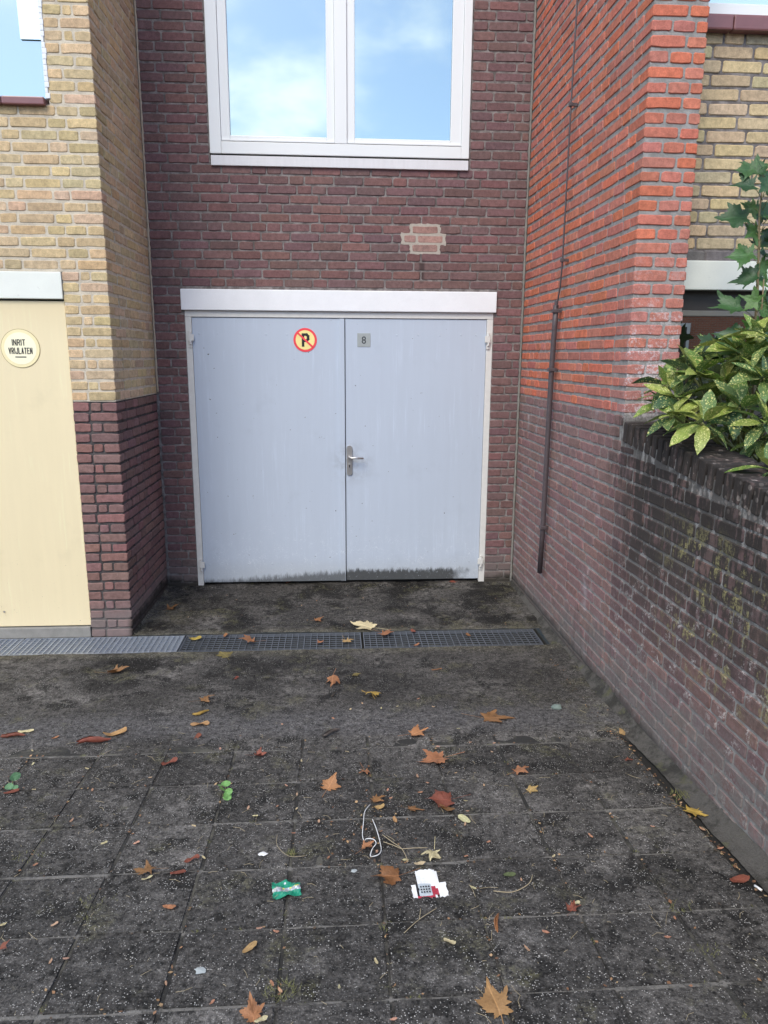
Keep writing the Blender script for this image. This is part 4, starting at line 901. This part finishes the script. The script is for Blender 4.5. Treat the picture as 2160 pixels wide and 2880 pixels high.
# ================================================================== plants, litter and leaves
def leaf_mat(name, attr_obj=True, spots=False, c0=None, veins=False, gloss=.45):
    m_, g = new_mat(name); oi = g.n('ShaderNodeObjectInfo'); tcn = g.n('ShaderNodeTexCoord').outputs['Object']
    off = g.n('ShaderNodeCombineXYZ', {0: g.math('MULTIPLY', oi.outputs['Random'], 37.0), 1: g.math('MULTIPLY', oi.outputs['Random'], 11.0), 2: 0.0}).outputs[0]
    v = g.n('ShaderNodeVectorMath', {0: tcn, 1: off}, operation='ADD').outputs[0]
    base = oi.outputs['Color']
    n1 = g.noise(v, 6 if spots else 4, 4.0, .6); n2 = g.noise(v, 30, 3.0, .6)
    c = g.mul(base, g.math('MAXIMUM', .2, g.math('ADD', .30, g.math('MULTIPLY', g.math('ADD', g.math('MULTIPLY', n1, .65), g.math('MULTIPLY', n2, .35)), 1.4))))
    if not spots: c = g.mix(g.math('MULTIPLY', g.ss(g.noise(v, 7, 6.0, .7), .56, .68), .6), c, g.mul(base, .35))
    X, Y, Z = xyz(g, tcn)
    if spots:
        vo = g.vor(v, 20.0); r = xyz(g, vo.outputs['Color'])[0]; vo2 = g.vor(v, 7.0); r2 = xyz(g, vo2.outputs['Color'])[0]
        s1 = g.math('MULTIPLY', g.ss(vo.outputs[0], .42, .28), g.ss(r, .30, .34)); s2 = g.math('MULTIPLY', g.ss(vo2.outputs[0], .34, .22), g.ss(r2, .55, .6))
        s_ = g.math('MAXIMUM', s1, s2); s_ = g.math('MULTIPLY', s_, g.ss(g.noise(v, 2.4, 3.0), .34, .50))
        c = g.mix(s_, c, (.62, .60, .22))
    rib = g.ss(g.math('ABSOLUTE', Y), .014, .004)
    c = g.mix(g.math('MULTIPLY', rib, .5), c, g.mul(base, 1.7))
    p = g.n('ShaderNodeBsdfPrincipled', {'Base Color': c, 'Roughness': gloss, 'Specular IOR Level': .5})
    b = g.n('ShaderNodeBump', {'Height': g.math('ADD', n1, g.math('MULTIPLY', n2, .4)), 'Strength': .5, 'Distance': .01}); g.t.links.new(b.outputs[0], p.inputs['Normal'])
    tr = g.n('ShaderNodeBsdfTranslucent', {'Color': c}); mx = g.n('ShaderNodeMixShader', {0: .22, 1: p.outputs[0], 2: tr.outputs[0]})
    g.n('ShaderNodeOutputMaterial', {0: mx.outputs[0]}); return m_
M_DEAD = leaf_mat('dead_leaf', gloss=.6); M_AUC = leaf_mat('spotted_laurel_leaf', spots=True, gloss=.32); M_MAP = leaf_mat('maple_leaf_green', gloss=.45)
M_STEM = simple('green_stem', (.16, .17, .05), .6, .2, 40, .2); M_TWIG = simple('dry_twig', (.33, .27, .17), .8, .3, 60, .3); M_BARK = simple('sapling_bark', (.20, .15, .08), .7, .25, 60, .3)
def maple_outline(rn, deep=.5):
    lob = [(-125, .55), (-62, .88), (0, 1.0), (62, .88), (125, .55)]; pts = []
    for i, (a_, r_) in enumerate(lob):
        r_ *= rn.uniform(.88, 1.08); a_ += rn.uniform(-5, 5)
        for da, k in ((-21, .55), (-14, .70), (-11, .62), (-5, .86), (0, 1.0), (5, .84), (10, .62), (14, .71), (21, .54)):
            pts.append((a_+da*1.05, r_*k*rn.uniform(.95, 1.05)))
        if i < 4: am = (a_+lob[i+1][0])/2; pts.append((am, deep*rn.uniform(.72, .9)))
    pts = [(-160, .22)]+pts+[(160, .22)]
    return [(r_*math.cos(math.radians(a_)), r_*math.sin(math.radians(a_))) for a_, r_ in sorted(pts)]
def leaf_geo(kind, seed, curl):
    rn = random.Random(seed); mb_ = MB(); vs = []; fs = []
    ph = rn.uniform(0, 6.28); dirx = rn.choice((-1, 1))
    if kind == 'roll':
        n, k = 9, 7
        for i in range(n+1):
            t_ = i/n; r_ = .115*math.sin(math.pi*min(1, .12+t_*.8))**.7*rn.uniform(.85, 1.15)
            for j in range(k+1):
                a_ = math.radians(-150+300*j/k+rn.uniform(-9, 9)); rr = r_*(1-.25*j/k)
                vs.append((t_-.5+.06*math.sin(a_*2), rr*math.sin(a_)+.06*math.sin(t_*4+ph), -rr*math.cos(a_)+.04*math.sin(t_*5+ph)))
        fs = [(i*(k+1)+j, i*(k+1)+j+1, (i+1)*(k+1)+j+1, (i+1)*(k+1)+j) for i in range(n) for j in range(k)]
    else:
        if kind == 'maple':
            asp = rn.uniform(.62, 1.0) if seed < 1300 else 1.0; out = [(x*.5, y*.5*asp) for x, y in maple_outline(rn, rn.uniform(.5, .72))]; inner = (.35, .7)
        else:
            asp = rn.uniform(.34, .46); out = []
            for i in range(20):
                a_ = 2*math.pi*i/20; out.append((.5*math.cos(a_), .5*asp*math.sin(a_)*(1+.25*math.cos(a_))*rn.uniform(.93, 1.07)))
            inner = (.4, .75)
        n = len(out); vs = [(0, 0, 0)]
        for s_ in inner+(1.0,): vs += [(x*s_, y*s_, 0) for x, y in out]
        fs = [(0, 1+i, 1+(i+1) % n) for i in range(n)]
        for q in range(2): fs += [(1+q*n+i, 1+(q+1)*n+i, 1+(q+1)*n+(i+1) % n, 1+q*n+(i+1) % n) for i in range(n)]
        res = []
        for x, y, z in vs:
            z = curl*(.55*y*y*4*dirx*.35+.22*abs(y)*1.6+.5*x*x*rn.choice((1, 1, .9)))+curl*.10*math.sin(x*7+ph)*math.cos(y*8+ph)+.02*math.sin(11*x+ph)*math.sin(13*y)
            bd = x*math.cos(ph)+y*math.sin(ph)
            z += curl*(.9*bd*bd*(1 if bd > 0 else .35))+.05*min(1, curl*2)*noise.noise(Vector((x*4+seed, y*4, ph)))
            if curl > .7: z = -z*.8
            x += .05*noise.noise(Vector((x*5, y*5, seed))) ; y += .05*noise.noise(Vector((x*5, y*5, seed+9)))
            x *= 1-.35*curl*abs(bd); y *= 1-.35*curl*abs(bd)
            res.append((x, y, z))
        vs = res
        if kind == 'maple':
            b_ = len(vs); z0 = vs[0][2]; vs += [(-.1, .006, z0), (-.1, -.006, z0), (-.52, .012+.08*dirx, z0+.05), (-.52, -.002+.08*dirx, z0+.05)]; fs.append((b_, b_+1, b_+3, b_+2))
    zm = min(v_[2] for v_ in vs); vs = [(x, y, z-zm) for x, y, z in vs]
    mb_.add(vs, fs); return mb_
LC_ = {'brn': (.24, .115, .045), 'org': (.36, .165, .075), 'org2': (.31, .165, .07), 'red': (.22, .065, .04), 'tan': (.42, .26, .11), 'yel': (.50, .34, .075), 'pal': (.58, .50, .28), 'gry': (.12, .10, .085), 'olv': (.19, .155, .05), 'dbr': (.20, .085, .03), 'grn': (.11, .15, .06)}
GRATE = lambda y: D1 < y < D0
def top_z(x, y):
    if GRATE(y): return DZ+.003
    if y < -2.3: return zg(y)+.004
    return zap(x, y)+.003
for i, (x, y, s_, kd, ck, rot, cu, lab) in enumerate(LEAVES):
    o = leaf_geo(kd, 500+i, cu if cu > .6 or cu < .16 else min(.68, cu*1.6)).build('fallen_leaf', M_DEAD, None, True); rn = random.Random(i)
    o.scale = (s_*{'maple': 1.8, 'oval': 1.25, 'roll': 1.0}[kd],)*3; o.location = (x, y, top_z(x, y)+.002); o.rotation_euler = (rn.uniform(-.10, .10), rn.uniform(-.10, .10), math.radians(rot))
    o.color = (*jit(LC_[ck], rn, .12), 1); tag(o, lab, 'leaf')
lm = []
for v in range(8):
    mb = leaf_geo('oval', 900+v, .35); lm.append(mb.mesh('leaflet', M_DEAD, True))
rn = random.Random(55)
for x, y in LEAFLETS:
    o = scn(bpy.data.objects.new('leaflet', rn.choice(lm))); s_ = rn.uniform(.016, .026); o.scale = (s_,)*3; o.location = (x, y, top_z(x, y)+.0015); o.rotation_euler = (rn.uniform(-.2, .2), rn.uniform(-.2, .2), rn.uniform(0, 6.28))
    o.color = (*jit(rn.choice([(.48, .27, .17), (.52, .33, .2), (.45, .22, .13), (.55, .47, .27), (.5, .3, .2)]), rn), 1)
    tag(o, 'tiny dry oval leaflet scattered on the ground', 'leaflet', 'tiny dry leaflets on the ground')
# spotted laurel bush: whorls of leaves at the shoot tips
def laurel_mesh(seed):
    rn_ = random.Random(seed); mb_ = MB(); vs = []; n = 9; wd = rn_.uniform(.19, .255); dr = rn_.uniform(.02, .32); fo = rn_.uniform(.12, .45); tw = rn_.uniform(-.25, .25)
    for i in range(n+1):
        t_ = i/n; w_ = wd*(math.sin(math.pi*min(1, t_**.85))**.8) if 0 < i < n else .004
        tooth = 1.07 if i % 2 and t_ > .4 else .96
        for k in (-1, -.5, 0, .5, 1):
            y = k*w_*(tooth if abs(k) == 1 else 1); vs.append((t_, y+.05*math.sin(t_*3+seed), fo*abs(y)-dr*t_*t_+tw*y*t_+.012*math.sin(9*t_+k*3+seed)))
    fs = [(i*5+k, (i+1)*5+k, (i+1)*5+k+1, i*5+k+1) for i in range(n) for k in range(4)]
    return mb_.add(vs, fs).mesh('leaf', M_AUC, True)
LM = [laurel_mesh(s_) for s_ in range(10)]
BU = empty('laurel_bush', (1.85, -2.3, 1.25), 'spotted yellow-green laurel bush spilling over the garden wall coping', 'bush')
rn = random.Random(12); t = MB()
BASE = Vector((2.0, -2.25, 1.2))
for (x, y, z, n, sz) in ROS:
    c0 = Vector((x, y, z)); up = (c0-BASE).normalized()*.6+Vector((-.25, -.55, .75)); up.normalize()
    p1 = BASE+Vector((rn.uniform(-.12, .12), rn.uniform(-.15, .15), 0)); mid_ = (p1+c0)/2+Vector((rn.uniform(-.03, .03), rn.uniform(-.03, .03), .0))
    t.tube([p1, mid_, c0], [.007, .006, .004], 6)
    ref = up.orthogonal().normalized(); bi = up.cross(ref); ph = rn.uniform(0, 6.28)
    for k in range(n+3):
        a_ = ph+2.4*k; el = math.radians(rn.uniform(-12, 38) if k < n else rn.uniform(40, 75))
        d_ = (ref*math.cos(a_)+bi*math.sin(a_))*math.cos(el)+up*math.sin(el)
        q = d_.to_track_quat('X', 'Z'); o = scn(bpy.data.objects.new('leaf', rn.choice(LM)), BU)
        zax = q @ Vector((0, 0, 1))
        L_ = sz*rn.uniform(.88, 1.28)*(1 if k < n else .7)
        o.matrix_local = Matrix.Translation(c0+d_*.012-Vector(BU.location)) @ q.to_matrix().to_4x4() @ Matrix.Rotation(rn.uniform(-.5, .5), 4, 'X') @ Matrix.Diagonal((L_, L_, L_, 1))
        o.color = (*jit(rn.choice([(.12, .20, .045), (.15, .24, .05), (.20, .27, .055), (.085, .15, .05), (.26, .31, .07), (.06, .12, .05), (.11, .18, .055)]), rn), 1)
o = t.build('stems', M_STEM, BU, True); o.location = -Vector(BU.location)
# maple sapling
SP = empty('maple_sapling', (2.087, -2.1, 1.25), 'slender maple sapling with dark green pointed leaves above the laurel', 'sapling')
t = MB(); t.tube([(2.09, -2.1, 1.2), (2.087, -2.1, 1.52), (2.062, -2.1, 1.81), (2.049, -2.1, 2.02), (2.035, -2.1, 2.21), (2.02, -2.1, 2.36), (2.022, -2.1, 2.52)], [.009, .0085, .0075, .0065, .005, .004, .002], 8); o = t.build('stem', M_BARK, SP, True); o.location = -Vector(SP.location)
t = MB(); t.tube([(2.10, -2.08, 1.3), (2.098, -2.085, 1.7), (2.085, -2.09, 1.95), (2.08, -2.09, 2.08)], [.006, .0055, .004, .003], 6); o = t.build('side_shoot', M_BARK, SP, True); o.location = -Vector(SP.location)
STX = lambda z: 2.087+(2.022-2.087)*max(0, min(1, (z-1.52)/1.0))
mm = []
for v in range(6): mm.append(leaf_geo('maple', 1300+v, .35).mesh('leaf', M_MAP, True))
rn = random.Random(44)
for (x, y, z, s_, a_) in SAP:
    y = y+rn.uniform(-.06, .06)
    o = scn(bpy.data.objects.new('leaf', rn.choice(mm)), SP); o.location = Vector((x, y, z))-Vector(SP.location); o.scale = (s_*1.75,)*3
    ang = math.radians(a_+rn.uniform(-15, 15)); o.rotation_euler = (Matrix.Rotation(ang, 4, 'Z') @ Matrix.Rotation(math.radians(rn.uniform(10, 40)), 4, 'Y') @ Matrix.Rotation(rn.uniform(-.4, .4), 4, 'X')).to_euler()
    # face the leaves partly towards the open side of the garden
    o.rotation_euler = (Matrix.Rotation(math.radians(rn.uniform(40, 72)), 4, 'X') @ o.rotation_euler.to_matrix().to_4x4()).to_euler()
    o.color = (*jit(rn.choice([(.04, .105, .032), (.055, .13, .035), (.032, .08, .03), (.085, .18, .042)]), rn), 1)
    zs = z-.05; o = MB().tube([(STX(zs), -2.1, zs), ((x+STX(zs))/2, (y-2.1)/2, z-.012), (x, y, z)], .0015, 4).build('leaf_stalk', M_STEM, SP, True); o.location = -Vector(SP.location)
tag(MB().box(1.737, 3.6, -4.4, YW+.02, .5, 1.21).build('planter_soil', M_SOIL), kind='structure')
# dark ivy-like understorey so that the planter reads as filled
UB = empty('shade_shrub', (2.35, -2.3, 1.2), 'dark leafy shrub in the shade behind the laurel bush', 'shrub'); rn = random.Random(91)
t = MB(); t.tube([(2.35, -2.3, 1.2), (2.33, -2.3, 1.45), (2.3, -2.3, 1.7)], [.012, .009, .004], 6); o = t.build('stem', M_BARK, UB, True); o.location = -Vector(UB.location)
for i in range(90):
    o = scn(bpy.data.objects.new('leaf', rn.choice(mm if i % 3 == 0 else LM)), UB)
    o.location = Vector((rn.uniform(1.78, 2.6), rn.uniform(-3.0, -1.85), rn.uniform(1.24, 1.58)))-Vector(UB.location); s_ = rn.uniform(.09, .13); o.scale = (s_,)*3
    o.rotation_euler = (rn.uniform(-.7, .7), rn.uniform(-.5, .5), rn.uniform(0, 6.28)); o.color = (*jit((.028, .058, .02), rn), 1)
# litter
CORD = [(0.233, -2.947), (0.21, -3.005), (0.202, -3.079), (0.196, -3.148), (0.202, -3.182), (0.208, -3.197), (0.232, -3.208), (0.241, -3.227), (0.227, -3.248), (0.219, -3.272), (0.234, -3.284), (0.25, -3.277), (0.258, -3.246), (0.258, -3.209), (0.254, -3.161), (0.247, -3.117), (0.241, -3.086), (0.237, -3.05)]
M_CORD = simple('white_cord', (.62, .62, .62), .7, .2, 80, .3)
def smooth(p, k=4):
    out = []
    for i in range(len(p)-1):
        a_, b_, c_, d_ = [Vector(p[max(0, min(len(p)-1, i+j))]) for j in (-1, 0, 1, 2)]
        for q in range(k):
            u = q/k; out.append(.5*((2*b_)+(-a_+c_)*u+(2*a_-5*b_+4*c_-d_)*u*u+(-a_+3*b_-3*c_+d_)*u**3))
    return out+[Vector(p[-1])]
pts = smooth([(x, y, zg(y)+.006+.006*math.sin(i*1.3)+(.012 if 5 <= i <= 8 else 0)) for i, (x, y) in enumerate(CORD)])
tag(MB().tube(pts, .0016, 6).build('cord', M_CORD, None, True), 'knotted loop of white cord lying among leaves', 'cord')
def crumple(name, w_, d_, mats, faces, loc, rz, seed, label, cat, amp=.006):
    rn_ = random.Random(seed); mb_ = MB(); nx, ny = 16, 12; vs = []
    for j in range(ny+1):
        for i in range(nx+1):
            u, v = i/nx, j/ny; ex = rn_.uniform(-.02, .02)*w_ if i in (0, nx) else 0; ey = rn_.uniform(-.03, .03)*d_ if j in (0, ny) else 0
            vs.append(((u-.5)*w_+ex, (v-.5)*d_+ey, amp*(1+math.sin(u*9+seed)*math.cos(v*7+seed*2))+rn_.uniform(0, amp*.5)))
    b_ = len(mb_.v); mb_.v += vs
    for j in range(ny):
        for i in range(nx):
            a_ = j*(nx+1)+i; mi = faces((i+.5)/nx, (j+.5)/ny, rn_)
            if mi is None: continue
            mb_.f.append([a_, a_+1, a_+nx+2, a_+nx+1]); mb_.mi.append(mi)
    o_ = mb_.build(name, mats, None, False); o_.location = loc; o_.rotation_euler = (math.radians(4), 0, rz); sm = o_.modifiers.new('thickness', 'SOLIDIFY'); sm.thickness = .0006; return tag(o_, label, cat)
M_GRNP = simple('green_foil', (.01, .22, .13), .3, .3, 60, .3); M_SILV = simple('silver_foil', (.55, .58, .6), .25, .3, 60, .3, metal=.6); M_YELP = simple('yellow_print', (.6, .62, .08), .4)
M_PAPER = simple('torn_white_paper', (.70, .70, .69), .8, .12, 120, .3, spots=.75); M_PRED = simple('packet_red', (.36, .03, .05), .5, .3, 60, .1); M_PGRY = simple('packet_grey', (.42, .47, .5), .5, .1, 50, .1)
def fw_(u, v, r):
    if v > .82 and u > .55: return None
    if .34 < v < .62: return 2 if r.random() < .35 and v > .46 else 1
    if v > .62 and u < .55: return 1 if r.random() < .12 else 0
    return 0
crumple('foil_wrapper', .088, .066, [M_GRNP, M_SILV, M_YELP], fw_, (-.057, -3.441, zg(-3.441)+.004), math.radians(8), 3, 'crushed green foil wrapper with a silver band', 'wrapper')
def fp_(u, v, r):
    if v > .52 and (u < .16 or u > .84): return None
    if v > .90 and u > .72: return None
    if v < .07: return 1 if .12 < u < .6 else (0 if r.random() < .8 else None)
    if v < .50 and .12 < u < .16: return 3
    if v < .46 and .16 <= u < .55: return 2 if v > .12 else 1
    if v < .42 and .55 <= u < .78: return 1 if (u+v) < 1.06 else 0
    return 0
PK = crumple('torn_packet', .112, .118, [M_PAPER, M_PRED, M_PGRY, M_BLACK], fp_, (.398, -3.44, zg(-3.44)+.004), math.radians(3), 5, 'torn white and red packet printed with a small keypad picture', 'packet', .0025)
t = MB()
for i in range(4):
    for j in range(3): t.box(-.030+i*.0085, -.025+i*.0085, -.042+j*.011, -.0372+j*.011, .0108, .0116)
t.box(-.041, -.034, -.030, -.023, .0108, .0116); o = t.build('keypad_print', M_BLACK, PK); o.location = (0, 0, -.002)
st = bmesh.new(); bmesh.ops.create_icosphere(st, subdivisions=2, radius=1)
for q in st.verts: q.co = Vector((q.co.x*.028, q.co.y*.02, q.co.z*.014))*(1+.35*noise.noise(q.co*1.7))
me = bpy.data.meshes.new('stone'); st.to_mesh(me); st.free(); me.materials.append(simple('green_grey_stone', (.15, .19, .17), .8, .2, 60, .4)); o = scn(bpy.data.objects.new('stone', me)); o.location = (1.225, -2.103, zap(1.225, -2.103)+.01); tag(o, 'small greenish grey stone on the concrete near the right wall', 'stone')
o = MB().tube([(1.444, -3.515, .066), (1.453, -3.540, .068)], .0038, 8).build('cigarette_butt', M_PAPER, None, True); tag(o, 'white cigarette butt by the wall foot at the right edge', 'cigarette butt')
# seedlings and grass
def seedling(name, x, y, leaves, label, colr):
    e = empty(name, (x, y, zg(y)+.002), label, 'seedling'); t_ = MB()
    for i, (dx, dy, dz, s_, rz, el) in enumerate(leaves):
        t_.tube([(0, 0, 0), (dx*.5, dy*.5, dz*.7), (dx, dy, dz)], .0014, 5)
        o_ = leaf_geo('oval', 40+i, .3).build('leaf', M_MAP, e, True); o_.scale = (s_, s_*1.7, s_); o_.location = (dx, dy, dz); o_.rotation_euler = (math.radians(el), 0, rz); o_.color = (*colr, 1)
    t_.build('stem', M_STEM, e, True)
seedling('seedling', -.336, -2.836, [(0, 0, .05, .04, .3, 30), (-.012, -.01, .032, .034, 2.0, 35), (.014, -.012, .025, .036, -.6, 40), (.006, -.02, .012, .04, .9, 45), (-.022, .004, .04, .024, 2.6, 20), (.008, -.026, .006, .034, 0, 45)], 'bright green round-leaved seedling growing in a slab joint', (.17, .36, .10))
seedling('seedling', -1.207, -2.738, [(.012, .01, .05, .05, 1.0, 60), (-.006, -.006, .018, .034, .4, 40), (.016, -.004, .012, .028, 0, 30)], 'green seedling with one upright leaf at the left paving edge', (.13, .27, .13))
M_MOSS = simple('moss_and_grass', (.13, .13, .05), .9, .5, 40, .3)
def tuft(mb_, x, y, n, r_, h_, rn_):
    for i in range(n):
        a_ = rn_.uniform(0, 6.28); d_ = r_*math.sqrt(rn_.random()); px_, py_ = x+d_*math.cos(a_), y+d_*math.sin(a_)*.7; b_ = rn_.uniform(0, 6.28); l_ = h_*rn_.uniform(.4, 1.2); z_ = zg(py_)-.002
        mb_.add([(px_-.0012, py_, z_), (px_+.0012, py_, z_), (px_+l_*.8*math.cos(b_), py_+l_*.8*math.sin(b_), z_+l_*rn_.uniform(.35, .9))], [(0, 1, 2)])
rn = random.Random(66); mb = MB()
for x, y, n, r_, h_ in ((1.472, -2.944, 90, .05, .022), (1.155, -3.593, 50, .045, .018), (1.147, -3.775, 60, .05, .012), (1.466, -2.124, 60, .05, .03), (-.043, -3.851, 130, .05, .024), (-.053, -3.238, 50, .02, .02), (-.64, -3.45, 70, .06, .012), (-.95, -3.2, 70, .06, .012), (.25, -3.62, 50, .03, .012), (1.40, -.03, 60, .05, .014), (-.34, -2.83, 30, .02, .014), (1.54, -3.44, 16, .012, .02)): tuft(mb, x, y, n, r_, h_, rn)
for i in range(130):   # moss cushions along joints and wall feet
    if i % 3: x = rn.choice(xs_)+rn.uniform(-.006, .006); y = rn.uniform(-4.3, -2.4)
    else: x = rn.uniform(-2.2, 1.43); y = rn.choice(ys_)+rn.uniform(-.006, .006)
    tuft(mb, x, y, rn.randrange(6, 22), .015, .007, rn)
tag(mb.build('moss_tufts', M_MOSS), 'low moss and grass tufts in the slab joints and wall foot', 'moss', kind='stuff')
mb = MB()
for i in range(420):   # straw, stalks and crumbs
    x = rn.uniform(-1.9, 1.45); y = -2.1-2.0*rn.random()**.8; a_ = rn.uniform(0, 6.28); l_ = rn.choice((.008, .012, .02, .035, .05))*rn.uniform(.6, 1.2); z_ = zg(y)+.004; k_ = rn.uniform(-.3, .3)
    mb.tube([(x, y, z_), (x+l_*.5*math.cos(a_), y+l_*.5*math.sin(a_), z_+.002), (x+l_*math.cos(a_+k_), y+l_*math.sin(a_+k_), z_)], .0007, 3, False)
tag(mb.build('straw_bits', M_TWIG), 'fine dry straw and leaf stalks strewn over the paving', 'straw', kind='stuff')
mb = MB(); cols_ = []
for i in range(900):   # crumbled leaf bits gathered in joints, corners and against the wall
    k_ = rn.random()
    if k_ < .4: x = rn.choice(xs_)+rn.gauss(0, .008); y = rn.uniform(-4.2, -2.3)
    elif k_ < .6: x = rn.uniform(-1.9, 1.42); y = rn.choice(ys_[1:])+rn.gauss(0, .008)
    elif k_ < .8: y = rn.uniform(-3.9, -1.4); x = XR+KR*y-.10-abs(rn.gauss(0, .03))
    elif k_ < .9: x = rn.gauss(.22, .10); y = rn.gauss(-3.1, .12)
    else: x = rn.uniform(-1.1, 1.4); y = rn.uniform(-.9, -.02)
    s_ = rn.uniform(.003, .0085); a_ = rn.uniform(0, 6.28); z_ = top_z(x, y)+.002; p = Vector((x, y, z_)); u = Vector((math.cos(a_), math.sin(a_), rn.uniform(-.2, .5)))*s_; v = Vector((-math.sin(a_), math.cos(a_), rn.uniform(-.2, .5)))*s_*rn.uniform(.3, .8)
    mb.add([p-u, p-v, p+u*rn.uniform(.5, 1), p+v], [(0, 1, 2, 3)]); cols_ += [(*jit(rn.choice([(.22, .12, .06), (.16, .08, .04), (.32, .21, .11), (.10, .065, .04)]), rn), 1)]*4
M_CRUMB, g_ = new_mat('leaf_crumbs'); finish(g_, g_.n('ShaderNodeAttribute', attribute_name='Col').outputs['Color'], .8)
tag(mb.build('leaf_crumbs', M_CRUMB, colors=cols_), 'crumbled brown leaf bits gathered in joints and corners', 'leaf litter', kind='stuff')
def twig(name, pl, r_, label):
    mb_ = MB()
    for p in pl: mb_.tube(smooth([(x, y, zg(y)+.005+h) for x, y, h in p]), r_, 5)
    return tag(mb_.build(name, M_TWIG, None, True), label, 'twig')
twig('twig', [[(.268, -3.16, .004), (.30, -3.21, .006), (.33, -3.25, .004), (.345, -3.32, .002)], [(.268, -3.20, .002), (.30, -3.225, .004), (.33, -3.25, .004)], [(.33, -3.25, .004), (.37, -3.25, .006), (.42, -3.245, .002)]], .0014, 'forked dry stalk between the white cord and the pale straw-coloured leaf')
twig('twig', [[(.30, -3.66, .002), (.35, -3.61, .006), (.41, -3.56, .003)], [(.35, -3.61, .005), (.36, -3.56, .004)]], .0012, 'thin dry twig on the slab below the torn packet')
twig('twig', [[(.60, -3.49, .002), (.66, -3.50, .003), (.72, -3.465, .004), (.745, -3.42, .004)]], .0015, 'curved dry stalk on the slab right of the packet')
twig('twig', [[(-.11, -3.13, .002), (-.105, -3.20, .003), (-.06, -3.265, .003), (.0, -3.265, .002)]], .0009, 'hair-thin curved stalk around the grass tuft above the green wrapper')
# lime and chewing-gum spots are thin flecks on the slabs
for x, y, r_, lab in ((-.15, -3.24, .018, 'white lime fleck on the slab left of the cord'), (-.267, -3.766, .02, 'pale grey-green gum spot on the lower left slab'), (.161, -3.353, .013, 'small pale gum spot below the cord')):
    rn_ = random.Random(int(x*1000)); mb = MB(); mb.add([(x, y, zg(y)+.0055)]+[(x+r_*rn_.uniform(.6, 1.1)*math.cos(k*.45), y+r_*.75*rn_.uniform(.6, 1.1)*math.sin(k*.45), zg(y+r_*.7*math.sin(k*.45))+.0035) for k in range(14)], [(0, k+1, (k+1) % 14+1) for k in range(14)])
    tag(mb.build('gum_spot', M_PAPER if x == -.15 else M_PLATE), lab, 'spot')
